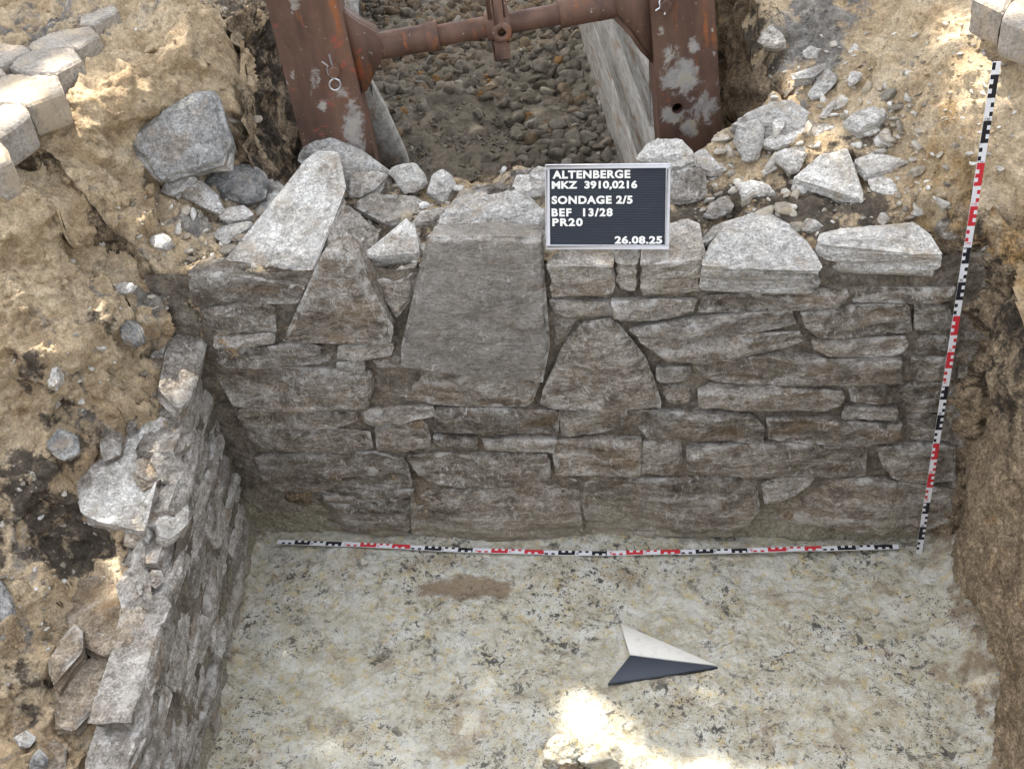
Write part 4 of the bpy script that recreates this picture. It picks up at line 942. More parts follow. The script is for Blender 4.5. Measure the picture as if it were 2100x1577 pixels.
while z < .80:
    h = rs.uniform(.026, .058); y = .09-rs.uniform(0, .1)
    while y > -1.35:
        L = rs.uniform(.12, .34); y2 = y-L
        zt = z+h
        ok = sw_top(np.array([(y+y2)/2]))[0]
        if zt < ok+.045:
            zt2 = min(zt, ok+.02)
            zs = [z+rs.uniform(0, .006) for _ in range(2)]; a = .10*L
            pl = [(y-.003, zs[0]), (y-.003-rs.uniform(0, .012), zt2-.004), (y-L*.5, zt2-.003+rs.uniform(-.006, .004)), (y2+.003+rs.uniform(0, .014), zt2-.006), (y2+.003, zs[1]), (y-L*.5, z+rs.uniform(-.002, .006))]
            pr = rs.uniform(.0, .014)
            P = [np.array([xl(a_)+pr+.03*max(0, .12-b_), a_, b_]) for a_, b_ in pl]
            stone('stone', P, (1, .14+rs.normal(0, .06), rs.normal(.06, .08)), .11, 'side', swall, res=.0062, R=.004, strata=.009, rough=.0028, jag=.007, grow=.35, facet=.55, fslope=.3, cell=.06, side=.02)
        y = y2-.002
    z += h+.001
# capping stones with visible upper faces
for poly, zz, n, th, m, opt in CAP:
    slab('stone', poly, zz, n, th, m, swall, **{**dict(rough=.0045, jag=.006), **opt})

rs = np.random.RandomState(9)
for k in range(34):
    y = .05-1.25*rs.rand(); s = rs.uniform(.018, .045); cx = xl(y)-rs.uniform(.0, .10); zc = sw_top(np.array([y]))[0]+rs.uniform(-.015, .02)+.3*max(0, xl(y)-.03-cx)
    n = np.array([rs.normal(.25, .3), rs.normal(-.1, .3), 1.0]); a0 = rs.uniform(0, 6.28); m_ = rs.randint(4, 7)
    P = [np.array([cx+s*rs.uniform(.7, 1.1)*math.cos(a0+j*6.283/m_), y+1.5*s*rs.uniform(.7, 1.1)*math.sin(a0+j*6.283/m_), zc]) for j in range(m_)]
    P = [p-np.array([0, 0, ((p[0]-cx)*n[0]+(p[1]-y)*n[1])]) for p in P]
    stone('stone', P, n, s*.9, rs.choice(['side', 'mid', 'sandy', 'dry']), swall, res=.006, R=.005, rough=.004, jag=.006, fslope=.25, cell=.04, facet=1.0, side=.009)

# ------------------------------------------------------------------ loose stones
LG = 'loose stones on the wall and in the banks'
for k, (lab, poly, z, n, th, m, opt) in enumerate(LOOSE):
    if k >= 30 and 'trench side' not in lab:      # stones set in the banks sit on the surface found there
        c = np.mean(poly, 0); z = SURF(*c)[2]+(.030 if th > .1 else .3*th+.008)
    o = slab('loose_stone', poly, z, n, th, m, None, **opt); tag(o, lab, 'stone', LG)

# ------------------------------------------------------------------ pavers
PV = [
 ('hexagonal paver with an exposed side, second in the row along the left bank edge', [(17,134),(55,103),(147,97),(167,121),(113,149),(45,148)], 1.42, (0,-.02,1)),
 ('hexagonal paver in the middle of the left row with its grey side showing', [(-22,168),(0,160),(22,151),(113,153),(131,187),(56,215),(-10,212),(-32,190)], 1.42, (.03,-.03,1)),
 ('sunlit hexagonal paver below the middle one at the left picture edge', [(-35,240),(0,214),(47,209),(62,235),(0,279),(-32,277)], 1.415, (.04,-.03,1)),
 ('long sand dusted hexagonal paver near the top of the left row', [(58,91),(98,66),(186,52),(205,72),(157,98),(67,103)], 1.42, (0,0,1)),
 ('paver nearly buried in grey grit, uppermost of the left row', [(166,34),(232,7),(244,20),(192,48),(164,46)], 1.42, (0,0,1)),
 ('sand covered paver at the left edge behind the second hexagonal one', [(-40,120),(0,88),(54,94),(66,105),(10,129),(-20,140)], 1.418, (0,0,1)),
 ('small visible corner of a paver at the left edge behind the middle one', [(-42,150),(0,136),(13,151),(0,158),(-32,165)], 1.418, (0,0,1)),
 ('lowest paver of the left row, cut by the picture edge', [(-40,300),(0,287),(14,300),(24,330),(-10,345),(-40,335)], 1.405, (.05,-.04,1)),
 ('paver at the top right edge, half hidden behind its neighbour', [(1996,-6),(2030,-40),(2085,-34),(2074,-2),(2056,24),(2030,12)], 1.43, (0,-.03,1)),
 ('pale paver in the top right corner above the ruler', [(2055,37),(2074,3),(2118,-12),(2160,30),(2150,62),(2102,58)], 1.425, (0,-.03,1)),
]
for lab, poly, z, n in PV:
    o = slab('paving_stone', poly, z, n, .085, 'paver', None, res=.006, R=.006, rough=.0018, jag=.0030, facet=0.0, sidest=.0015, taper=.0, side=.008)
    tag(o, lab, 'paving stone', 'hexagonal concrete pavers at the edge of the dig')

# ------------------------------------------------------------------ crumbs, rubble
import bmesh
def ico(sub):
    bm = bmesh.new(); bmesh.ops.create_icosphere(bm, subdivisions=sub, radius=1.0); bm.verts.ensure_lookup_table()
    V = np.array([v.co[:] for v in bm.verts]); F = np.array([[v.index for v in f.verts] for f in bm.faces]); bm.free(); return V, F
ICO = {k: ico(k) for k in (1, 2, 3, 4)}
def rock(sub, rs, planes=9, flat=.7, rough=.05):
    V, F = ICO[sub]; n = rs.normal(size=(planes, 3)); n /= np.linalg.norm(n, axis=1)[:, None]; d = rs.uniform(.42, .9, planes)
    q = V@n.T; r = np.min(np.where(q > .05, d/np.maximum(q, .05), 1.25), 1); r = np.minimum(r, 1.15)
    P = V*r[:, None]; P = P+V*(rough*fbm(V*3+rs.uniform(0, 50), 3, 3))[:, None]
    return P*np.array([1, rs.uniform(.65, .95), flat*rs.uniform(.75, 1.1)]), F
def rotm(rs, tilt=.5):
    a = rs.uniform(0, 2*math.pi); b = rs.normal(0, tilt); c = rs.normal(0, tilt)
    Rz = np.array([[math.cos(a), -math.sin(a), 0], [math.sin(a), math.cos(a), 0], [0, 0, 1]])
    Rx = np.array([[1, 0, 0], [0, math.cos(b), -math.sin(b)], [0, math.sin(b), math.cos(b)]])
    Ry = np.array([[math.cos(c), 0, math.sin(c)], [0, 1, 0], [-math.sin(c), 0, math.cos(c)]])
    return Rz@Rx@Ry
def scatter(name, pts, sizes, mat, attrs_fn, seed, thr=.012, sinkf=.2, rough=.05, flat=.7):
    rs = np.random.RandomState(seed)
    protos = {s: [rock(s, rs, planes=8, flat=flat, rough=rough) for _ in range(14)] for s in (1, 2, 3)}
    Vs = []; Fs = []; ids = []; n = 0
    for i, (p, s) in enumerate(zip(pts, sizes)):
        V, F = protos[1 if s < thr*.55 else (2 if s < thr*1.5 else 3)][rs.randint(14)]
        Q = (V*s)@rotm(rs).T+p+np.array([0, 0, s*sinkf]); Vs.append(Q); Fs.append(F+n); n += len(Q); ids.append(np.full(len(Q), i))
    V = np.concatenate(Vs); F = np.concatenate(Fs); ids = np.concatenate(ids)
    return world_obj(name, V, F, MAT[mat], origin=(0, 0, 0), attrs=attrs_fn(V, ids), smooth=False)
rs = np.random.RandomState(11)
# crumbs of sand and dirt over the banks and the wall top
Ps = []; As = []
for V, Nn, A in TERR:
    i = rs.choice(len(V), 5200, replace=False); k = fbm(V[i]*np.array([5, 5, 5]), 2, 44)+.3 > rs.uniform(-.6, .6, len(i)); Ps.append(V[i][k]); As.append(A[i][k])
P = np.concatenate(Ps); x = P[:, 0]; A0 = np.concatenate(As)
sz = .002+.0075*rs.rand(len(x))**3.4; lump = (rs.rand(len(x)) < .05) & (x < .0); sz = np.where(lump, .010+.020*rs.rand(len(x))**1.5, sz)
k = rs.rand(len(x)) < .06
A0[k] = [0, .35, 0]
tag(scatter('soil_crumbs', P, sz, 'soil', lambda V, i: {'dark': A0[i, 0]*.8, 'grey': A0[i, 1], 'ochre': A0[i, 2]}, 5, thr=.007, rough=.22), 'crumbs of sand, dirt and small stone chips strewn over the banks', 'crumbs', kind='stuff')
# sharp limestone chips bedded in the earth on and behind the wall
V, Nn, A = TERR[1]; i = np.where((V[:, 0] < 1.95) & (V[:, 1] < .75))[0]; i = rs.choice(i, 1500); k = fbm(V[i]*6, 2, 71)+.15 > rs.uniform(-.5, .5, len(i)); c1 = V[i][k]
V, Nn, A = TERR[0]; i = np.where((V[:, 1] > -.9) & (V[:, 0] > -.5) & (A[:, 1]+A[:, 0] > .25))[0]; i = rs.choice(i, 1100); k = fbm(V[i]*6, 2, 72)+.1 > rs.uniform(-.5, .5, len(i)); c1 = np.concatenate([c1, V[i][k]])
cs = .003+.009*rs.rand(len(c1))**2.6
# bigger broken pieces packed between the loose stones
V = np.concatenate([t[0] for t in TERR]); z1 = np.where((V[:, 0] > -.1) & (V[:, 0] < 1.82) & (V[:, 1] > .10) & (V[:, 1] < .58) & (V[:, 2] < 1.17))[0]; z1 = rs.choice(z1, 620)
z1 = z1[fbm(V[z1]*5, 2, 74)+.25 > rs.uniform(-.5, .5, len(z1))]; c1 = np.concatenate([c1, V[z1]]); cs = np.concatenate([cs, .008+.020*rs.rand(len(z1))**2.0]); ct = rs.rand(len(c1))
tag(scatter('stone_chips', c1, cs, 'chip', lambda V, i: {'tone': ct[i]}, 15, thr=.006, rough=.05, flat=.5), 'small broken limestone chips bedded in the earth over the wall and banks', 'stone chips', kind='stuff')
# grit on the pit floor and along its edges
N = 420; x = rs.uniform(-.1, 1.97, N); y = rs.uniform(-.95, .03, N); e = np.minimum(np.minimum(x-xl(y), 1.95-x), .06-y)
k = (e > 0) & (rs.rand(N) < np.exp(-e/.10)+.04); x, y = x[k], y[k]
tag(scatter('floor_grit', np.stack([x, y, 0*x+.003], 1), .0018+.005*rs.rand(len(x))**3, 'mortar', lambda V, i: {}, 6, thr=.007), 'small crumbs fallen along the foot of the walls', 'crumbs', kind='stuff')
# trench rubble
N = 12500; a = rs.uniform(.06, 1.46, N); b = rs.uniform(.2, 4.0, N)
x = T0[0]+a*E1[0]+b*E2[0]; y = T0[1]+a*E1[1]+b*E2[1]; fine = (np.hypot((a-.55)/.26, (b-1.25)/.6) < 1)
sz = np.where(fine, .004+.008*rs.rand(N)**2, .005+.042*rs.rand(N)**4.2)
tone = .12+.5*rs.beta(2.2, 2.0, N); q = rs.rand(N); tone = np.where(q < .07, rs.uniform(.68, .8, N), tone); tone = np.where(q > .93, rs.uniform(.85, .92, N), tone); tone = np.where(q > .985, 1.0, tone)
# browner towards the far end
tone = np.where((b > 2.3) & (rs.rand(N) < .45), rs.uniform(.66, .8, N), tone)
tag(scatter('rubble', np.stack([x, y, TFZ(x, y)], 1), sz, 'gravel', lambda V, i: {'tone': tone[i]}, 7, thr=.007, rough=.05, flat=.7), 'grey and brown crushed rubble covering the trench bottom', 'rubble', kind='stuff')
# larger stones of the trench, one by one
for lab, px, py, sx, sy, sz_, tn, sd, fl in [
  ('largest brown flat stone at the foot of the left steel post in the trench', 806, 188, .062, .052, .8, .42, 1, .5),
  ('long splintered grey stone below the largest brown one in the trench', 798, 232, .048, .03, .8, .30, 2, .5),
  ('small round pale stone near the lower left of the trench bottom', 833, 268, .026, .024, 1, .56, 3, .9),
  ('dark squarish stone left of the small round pale one', 800, 284, .034, .024, 1, .15, 4, .8),
  ('smooth grey flat pebble in the middle right of the trench bottom', 1086, 207, .042, .026, 1, .34, 5, .45),
  ('oval brown grey cobble below the smooth flat pebble', 1044, 250, .045, .026, 1, .38, 6, .6),
  ('pale grey angular stone left of the oval cobble', 982, 238, .028, .03, 1, .50, 7, .7),
  ('rust coloured angular stone above the middle of the trench bottom', 1000, 183, .034, .022, 1, .72, 8, .8),
  ('long greyish clod in the upper middle of the trench bottom', 936, 188, .040, .028, 1, .47, 9, .7),
  ('brown stone with a flat face beside the left strut sleeve', 907, 118, .024, .022, 1, .72, 10, .8),
  ('ochre stone directly under the strut', 928, 128, .026, .020, 1, .76, 11, .8),
  ('pale block of clay under the middle of the strut', 972, 130, .030, .026, 1, .56, 12, .8),
  ('small bright white pebble left of the ochre stone', 843, 122, .016, .016, 1, .90, 13, .9),
  ('grey slab half buried at the lower left corner of the trench', 814, 318, .048, .034, 1, .28, 14, .5),
  ('grey stone near the top of the letter board in the trench', 1004, 328, .034, .030, 1, .40, 15, .7),
  ('pale chip at the lower right of the trench rubble', 1010, 312, .018, .012, 1, .66, 16, .7),
  ('dusty grey lump right of the pale chip beside the wooden panel', 1062, 315, .040, .026, 1, .32, 17, .6),
  ('white grey stone at the foot of the wooden panel', 1172, 110, .020, .018, 1, .6, 18, .8),
  ('brown stone half hidden behind the top of the strut', 916, 30, .036, .024, 1, .72, 19, .7),
  ('small bluish stone in the shade under the strut', 943, 152, .018, .018, 1, .2, 20, .9)]:
    rr = np.random.RandomState(sd+60); p = PZ(px, py, .3); sx *= 1.35; sy *= 1.35
    for _ in range(3): p = PZ(px, py, TFZ(np.array([p[0]]), np.array([p[1]]))[0]+.012)
    V, F = rock(4, rr, 13, fl, .07); V = V*np.array([sx, sy, (sx+sy)/2])
    V = V@rotm(rr, .22).T; V = V+.0012*vfbm(V*120, 3, sd)
    o = world_obj('trench_stone', V+p, F, MAT['gravel'], attrs={'tone': np.full(len(V), tn)})
    tag(o, lab, 'stone', 'larger stones in the trench rubble')

# ------------------------------------------------------------------ trench shoring
def TB(a, b, z): return T0+a*E1+b*E2+np.array([0, 0, z])
Lp = PY(619, 296, .56)
sh = empty('trench_shoring', TB(.75, .2, .66), 'rusty steel trench shoring frame with a strut, two posts and wooden side boards', 'trench shoring')
def on(px, py, b=0.0): return PP(px, py, Lp+E2*b, E2)
def ext(p, q, y):   # pixel line through p and q at image row y
    return (p[0]+(q[0]-p[0])*(y-p[1])/(q[1]-p[1]), y)
def subdiv_grid(c00, c10, c11, c01, nu, nv):
    U, Vv = np.meshgrid(np.linspace(0, 1, nu), np.linspace(0, 1, nv), indexing='ij'); U = U.ravel()[:, None]; Vv = Vv.ravel()[:, None]
    return (c00*(1-U)+c10*U)*(1-Vv)+(c01*(1-U)+c11*U)*Vv
def post(l0, l1, r0, r1, depth, hole=None, plaster=None):
    ytop, ybot = -150, 640
    A, B, C_, D_ = on(*ext(l0, l1, ytop)), on(*ext(r0, r1, ytop)), on(*ext(r0, r1, ybot)), on(*ext(l0, l1, ybot))
    nu, nv = 34, 190
    V = subdiv_grid(A, B, C_, D_, nu, nv); V = V-E2[None, :]*(.0012*fbm(V*18, 2, 3)+.0006*fbm(V*90, 2, 4))[:, None]
    F = grid_faces(nu, nv)
    if hole is not None:
        hc = on(*hole); rad = .0155; d = np.linalg.norm(V-hc, axis=1)
        # open the plate round the bolt hole and snap the rim to a circle
        cf = V[F].mean(1); F = F[np.linalg.norm(cf-hc, axis=1) > rad]
        used = np.unique(F); rim = used[(d[used] < rad*1.5)]
        w = V[rim]-hc; V[rim] = hc+w/np.linalg.norm(w, axis=1)[:, None]*np.maximum(np.linalg.norm(w, axis=1), rad)[:, None]
        k = d[rim] < rad*1.28; V[rim[k]] = hc+w[k]/np.linalg.norm(w[k], axis=1)[:, None]*rad
    n = len(V); pl = np.zeros(n)
    # project back to pixels to place the plaster stains on the steel where they sit
    rel = V-CAM; dd = rel@CF; px = 1050+FPX*(rel@CR)/dd; py = 788.5+FPX*(rel@CD)/dd
    for (cx, cy_, rx, ry, s) in plaster: pl = np.maximum(pl, s*np.clip(1.25-np.hypot((px-cx)/rx, (py-cy_)/ry), 0, 1))
    # flanges and back
    eu = (B-A)/np.linalg.norm(B-A); i = np.arange(n).reshape(nu, nv)
    Vs = [V]; Fs = [F]; cnt = n
    for col, flip in ((i[0], 0), (i[-1], 1)):
        prev = col
        for j in range(1, 5):
            W2 = V[col]+E2*depth*j/4; Vs.append(W2); cur = cnt+np.arange(nv); cnt += nv
            q = np.stack([prev[:-1], prev[1:], cur[1:], cur[:-1]], 1); Fs.append(q[:, ::-1] if flip else q); prev = cur
        if not flip: last = prev
    Fs.append(np.stack([last[:-1], last[1:], prev[1:], prev[:-1]], 1))
    V = np.concatenate(Vs); pl = np.concatenate([pl, np.zeros(len(V)-n)])
    o = world_obj('post', V, np.concatenate(Fs), MAT['rust'], sh, attrs={'plaster': pl}); o.data.set_sharp_from_angle(angle=math.radians(40)); return o
pL = post((544, 0), (619, 296), (702, 30), (766, 309), .10, None, [(645, 165, 22, 40, .62), (660, 215, 16, 26, .62), (725, 255, 34, 70, .8), (600, 150, 8, 22, .6), (605, 5, 20, 22, .6), (700, 190, 30, 30, .5), (740, 310, 20, 50, .7)])
pR = post((1333, 0), (1352, 280), (1465, 0), (1481, 270), .10, (1389, 222), [(1400, 160, 62, 62, .75), (1440, 220, 44, 66, .72), (1375, 110, 34, 34, .62), (1425, 95, 18, 26, .9), (1380, 235, 34, 26, .8), (1415, 262, 28, 30, .8), (1460, 62, 6, 12, .6), (1465, 110, 6, 14, .6), (1355, 65, 14, 18, .55)])
# bolt hole backing stays open: a short collar gives the plate its thickness
mb = MB(); hc = on(1389, 222); mb.tube(hc-E2*.002, hc+E2*.02, .0165, .0165, 28, .0150); mb.build('bolt_collar', MAT['rust'], pR, smooth=True)
def pin(parent, px, py, rpx, clip):
    c = on(px, py); mb = MB(); mb.tube(c-E2*.030, c+E2*.01, .0155, .0150, 28); mb.tube(c-E2*.0325, c-E2*.030, .0135, .0155, 28); p = mb.build('pin', MAT['rust'], parent, smooth=True)
    mb = MB()
    for w in clip: mb.wire([on(x, y, -bb) for x, y, bb in w], .0026, 10)
    mb.build('clip', MAT['zinc'], p, smooth=True)
ring = [(687+11.5*math.cos(t), 174+11.5*math.sin(t), .016) for t in np.linspace(-1.2, 2*math.pi-1.9, 22)]
arc = [(686-15*math.cos(t), 143-15*math.sin(t), .018) for t in np.linspace(.55, -1.35, 9)]
pin(pL, 686, 140, 13, [[(660, 127, .030), (672, 136, .024)]+[(671, 143, .02), (673, 152, .018), (681, 159, .017)]+ring, [(675, 113, .03), (679, 128, .026), (683, 140, .02)]])
pin(pR, 1362, 6, 13, [[(1344, 23, .03), (1354, 16, .026), (1352, 5, .022), (1356, -8, .018)], [(1363, 31, .03), (1365, 14, .026), (1364, 0, .02)]])
# strut: two sleeves, inner pipe, spindle nut with its lugs
BS = .055
axis = [on(785, 94, BS), on(1300, 2, BS)]; ad = axis[1]-axis[0]; AL = np.linalg.norm(ad); ad /= AL
def ax(px):     # point of the axis under a pixel column
    best = min(np.linspace(-.1, 1.1, 2401), key=lambda t: abs((lambda r: 1050+FPX*(r@CR)/(r@CF))(axis[0]+ad*AL*t-CAM)-px)); return axis[0]+ad*AL*best
strut = bpy.data.objects.new('strut', None); COL.objects.link(strut); strut.parent = sh; sc_ = (axis[0]+axis[1])/2; strut.location = tuple(sc_-np.array(sh.location))
def pipe(name, x0, x1, r, ends=()):
    mb = MB(); p0, p1 = ax(x0), ax(x1); n = 30; segs = 40
    pts = [p0+(p1-p0)*t for t in np.linspace(0, 1, segs)]
    for a, b in zip(pts[:-1], pts[1:]): pass
    u = np.cross(ad, [0, 0, 1.0]); u /= np.linalg.norm(u); v = np.cross(ad, u); t = np.arange(n)*2*math.pi/n
    V = np.concatenate([p+(np.cos(t)[:, None]*u+np.sin(t)[:, None]*v)*r for p in pts]); V = V+.0010*vfbm(V*30, 2, 5)
    F = []
    for k in range(segs-1):
        for i in range(n): F.append((k*n+i, k*n+(i+1) % n, (k+1)*n+(i+1) % n, (k+1)*n+i))
    mb.add(V, F, [])
    mb.add(np.concatenate([V[:n], [p0]]), (), [((i+1) % n, i, n) for i in range(n)]); mb.add(np.concatenate([V[-n:], [p1]]), (), [(i, (i+1) % n, n) for i in range(n)])
    return mb.build(name, MAT['pipe'], strut, smooth=True)
s1 = pipe('sleeve', 770, 886, .0365); pipe('inner_pipe', 880, 1160, .0285); s2 = pipe('sleeve', 1147, 1305, .0365)
mb = MB(); mb.tube(ax(876), ax(899), .0405, .0405, 36); mb.tube(ax(893), ax(900), .0412, .0405, 36); mb.build('collar', MAT['pipe'], s1, smooth=True)
nutc = ax(1022); nut = MB(); nut.tube(ax(996), ax(1046), .0385, .0385, 10); nut_o = nut.build('spindle_nut', MAT['pipe'], strut)
mb = MB()
mb.box(nutc-E2*.044+np.array([0, 0, .062]), ad*.0145, E2*.012, np.array([0, 0, .060]), 0, .006)
rc = on(1029, 67, BS-.052); mb.tube(rc-E2*.008, rc+E2*.014, .0255, .0275, 26, .0115)
mb.build('handle_lug', MAT['painted'], nut_o, smooth=False)
mb = MB(); mb.box(nutc-E2*.030+np.array([0, 0, -.058]), ad*.0235, E2*.016, np.array([0, 0, .028]), 0, .006); mb.build('lower_lug', MAT['rust'], nut_o)
for s_ in (-1, 1):
    mb = MB(); mb.box(nutc-E2*.012+np.array([0, 0, .075])+ad*.022*s_, ad*.006, E2*.014, np.array([0, 0, .05]), 0, .003); mb.build('upper_lug', MAT['rust'], nut_o)
# gusset brackets that carry the strut
def gusset(px, b0, b1, par):
    mb = MB(); mb.prism([on(x, y, b0) for x, y in px], E2*.010); mb.prism([on(x, y, b1-.01) for x, y in px], E2*.010)
    q = px
    mb.prism([on(q[0][0], q[0][1], b0+.0105), on(q[1][0], q[1][1], b0+.0105), on(q[2][0], q[2][1], b0+.0105), on(q[3][0], q[3][1], b0+.0105), on(q[3][0]-10, q[3][1]+8, b0+.0105), on(q[2][0]-8, q[2][1]+9, b0+.0105), on(q[1][0]-8, q[1][1]+9, b0+.0105), on(q[0][0]-4, q[0][1]+9, b0+.0105)], E2*(b1-b0-.021))
    return mb.build('gusset_bracket', MAT['rust'], par)
gusset([(700, 22), (732, 46), (770, 68), (787, 98), (783, 122), (752, 188), (738, 192), (712, 100)], .018, .092, pL)
gusset([(1342, 122), (1320, 96), (1300, 66), (1268, 32), (1258, 8), (1275, -40), (1345, -60), (1344, 40)], .018, .092, pR)
# boards
def board(px, p0, n, d, name='side_board'):
    mb = MB(); Q = [PP(x, y, p0, n) for x, y in px]; mb.prism(Q, np.asarray(d)); return mb.build(name, MAT['wood'], sh)
p0 = PY(1338, 300, .84)
for k in range(5):      # boards of the right-hand side, one above the other
    za, zb = .02+.30*k, .315+.30*k; q = p0.copy(); mb = MB(); j = .006*((k*7) % 3-1)
    mb.box(np.array([q[0], q[1], 0])+E2*1.35+E1*(.022+j)+np.array([0, 0, (za+zb)/2]), E2*1.35, E1*.020, np.array([0, 0, (zb-za)/2]), 0, .004)
    mb.build('side_board', MAT['wood'], sh)
board([(688, -30), (733, -10), (745, 140), (790, 225), (836, 328), (846, 372), (780, 380), (700, 200)], Lp+E2*.16, E2, E2*.04)
mb = MB(); c = PY(1056, 346, .66); mb.box(c+np.array([-.016, 0, -.02]), E1*.005, E2*.02, np.array([0, 0, .035]), 0, .002); mb.box(c+np.array([.016, 0, -.02]), E1*.005, E2*.02, np.array([0, 0, .035]), 0, .002); mb.box(c+np.array([0, .012, -.022]), E1*.0105, E2*.006, np.array([0, 0, .026]), 0, .002)
o = mb.build('steel_fitting', MAT['painted'], None, origin=c+np.array([0, 0, -.055])); tag(o, 'small rusty forked steel fitting poking up behind the wall left of the letter board', 'steel fitting')

# ------------------------------------------------------------------ letter board
tb = math.radians(25); BX = np.array([.9995, -.002, -.031]); BX /= np.linalg.norm(BX); BN = np.array([0, -math.cos(tb), math.sin(tb)]); BN -= BX*(BN@BX); BN /= np.linalg.norm(BN); BY = np.cross(BN, BX)
BO = PY(1120, 511, .036); BW, BH = .291, .1985
sign = empty('letter_board', BO+BX*BW/2, 'black letter board with a white frame and site data leaning on top of the wall', 'letter board')
def bp(x, y, h=0): return BO+BX*x+BY*y+BN*h
FR = .0102
mb = MB()
for x0, x1, y0, y1 in ((0, BW, 0, FR), (0, BW, BH-FR, BH), (0, FR, FR, BH-FR), (BW-FR, BW, FR, BH-FR)):
    mb.box(bp((x0+x1)/2, (y0+y1)/2, .0), BX*(x1-x0)/2, BY*(y1-y0)/2, BN*.0085, 0, .0012)
mb.build('frame', MAT['white'], sign)
mb = MB(); nl = 46; V = []; pit = (BH-2*FR)/nl
prof = []
for k in range(nl):
    y0 = FR+k*pit; prof += [(y0, .0005), (y0+pit*.22, .0005), (y0+pit*.30, .0030), (y0+pit*.92, .0030)]
prof.append((BH-FR, .0005))
V = np.array([bp(x, y, h) for x in (FR, BW-FR) for y, h in prof]); m = len(prof)
mb.add(V, [(i, m+i, m+i+1, i+1) for i in range(m-1)]); mb.box(bp(BW/2, BH/2, -.004), BX*(BW/2-FR), BY*(BH/2-FR), BN*.003)
mb.build('panel', MAT['board'], sign)
def text_mesh(s, bold=.045, spacing=1.0):
    cu = bpy.data.curves.new('text', 'FONT'); cu.body = s; cu.extrude = .05; cu.offset = bold; cu.space_character = spacing; cu.resolution_u = 5
    o = bpy.data.objects.new('text', cu); COL.objects.link(o); dg = bpy.context.evaluated_depsgraph_get()
    me = bpy.data.meshes.new_from_object(o.evaluated_get(dg)); V = np.array([v.co[:] for v in me.vertices]); F = [list(p.vertices) for p in me.polygons]
    bpy.data.objects.remove(o); bpy.data.meshes.remove(me); bpy.data.curves.remove(cu); return V, F
def text_line(s, x0, x1, ytop, h, mat, parent, fo, fx, fy, fn, name='text_line', depth=.0016, spacing=1.05, bold=.042):
    V, F = text_mesh(s, bold, spacing); lo = V.min(0); hi = V.max(0)
    base = 0 if ',' not in s else None
    y0 = lo[1]; yh = hi[1]
    if ',' in s: Vm, _ = text_mesh(s.replace(',', '.'), bold, spacing); y0 = Vm[:, 1].min()
    sx = (x1-x0)/(hi[0]-lo[0]); sy = h/(yh-y0)
    P = fo+((V[:, 0]-lo[0])*sx+x0)[:, None]*fx+((V[:, 1]-y0)*sy-(ytop+h))[:, None]*fy+((V[:, 2]-lo[2])/(hi[2]-lo[2])*depth)[:, None]*fn
    tri = [f for f in F if len(f) == 3]; qd = [f for f in F if len(f) == 4]; o_ = []
    for f in F:
        if len(f) > 4: o_ += [[f[0], f[i], f[i+1]] for i in range(1, len(f)-1)]
    return world_obj(name, P, [np.array(g) for g in (tri+o_, qd) if len(g)], mat, parent, smooth=False)
u = BH/1085; TO = bp(0, BH, .0032)
for s, a, b, t, bt, sp in [('ALTENBERGE', 325, 1318, 297, 402, 1.12), ('MKZ  3910,0216', 315, 1407, 430, 532, 1.06), ('SONDAGE 2/5', 312, 1350, 620, 724, 1.12), ('BEF  13/28', 310, 1096, 778, 884, 1.2), ('PR20', 318, 712, 905, 1008, 1.2), ('26.08.25', 1125, 1733, 1135, 1236, 1.08)]:
    text_line(s, (a-232)*u, (b-232)*u, (t-221)*u, (bt-t)*u, MAT['letter'], sign, TO, BX, BY, BN, spacing=sp)

# ------------------------------------------------------------------ folding rules
def rule(name, pts, wdir, ndir, label, flip=False, numbers=None, total=None):
    pts = [np.asarray(p, float) for p in pts]; ndir = np.asarray(ndir, float)
    root = empty(name, pts[0], label, 'folding rule', 'folding rules measuring the wall')
    for k, (A, B) in enumerate(zip(pts[:-1], pts[1:])):
        L = np.linalg.norm(B-A); d = (B-A)/L; w = np.asarray(wdir, float); w = w-d*(w@d); w /= np.linalg.norm(w); n = np.cross(d, w); n = n if n@ndir > 0 else -n
        off = .0016*(k % 2); cells = max(1, int(round(L/.01))); W2 = .0080
        c0 = A-d*.006; L2 = L+.012; V = []; F = []; fm = []
        sl = [-.006]+[i*L/cells for i in range(1, cells)]+[L+.006]; cols = [-W2, -.0011, .0011, W2]
        for s_ in sl:
            for ww in cols: V.append(A+d*s_+w*ww+n*(off+.0030))
        for i in range(cells):
            m = i % 10; h = (i//10) % 2
            for r in range(3):
                side = (r == 0) if h == 0 else (r == 2)
                other = (r == 2) if h == 0 else (r == 0)
                if m < 5: c = (k % 2+1) if (side and m in (1, 3)) else 0
                else: c = 0 if (other and m in (6, 8)) else (k % 2+1)
                q = [i*4+r, (i+1)*4+r, (i+1)*4+r+1, i*4+r+1]; F.append(q); fm.append(c)
        mb = MB(); mb.V.append(np.array(V)); mb.n = len(V); mb.F4 = F; mb.m4 = fm
        # body below the printed face
        P = [c0-w*W2+n*off, c0+d*L2-w*W2+n*off, c0+d*L2+w*W2+n*off, c0+w*W2+n*off]
        mb.prism(P, n*.0028, 0)
        for e in (A, B): pass
        mb.tube(A+n*(off+.003), A+n*(off+.0038), .0030, .0026, 12, 0, 0)
        seg = mb.build('segment', [MAT['ruler_white'], MAT['ruler_black'], MAT['ruler_red']], root)
        if numbers:
            for h in range(2):
                if h*.1 > L-.01: continue
                v = k*20+h*10
                if v == 0: continue
                fo = A+d*(h*.1+.0012)-w*.0058+n*(off+.0031)
                text_line(str(v), 0, .0068 if v < 100 else .0105, -.0078, .0072, MAT['ruler_black'] if k % 2 == 0 else MAT['ruler_red'], seg, fo, w, d, n, name='number', depth=.0003, bold=.01)
    return root
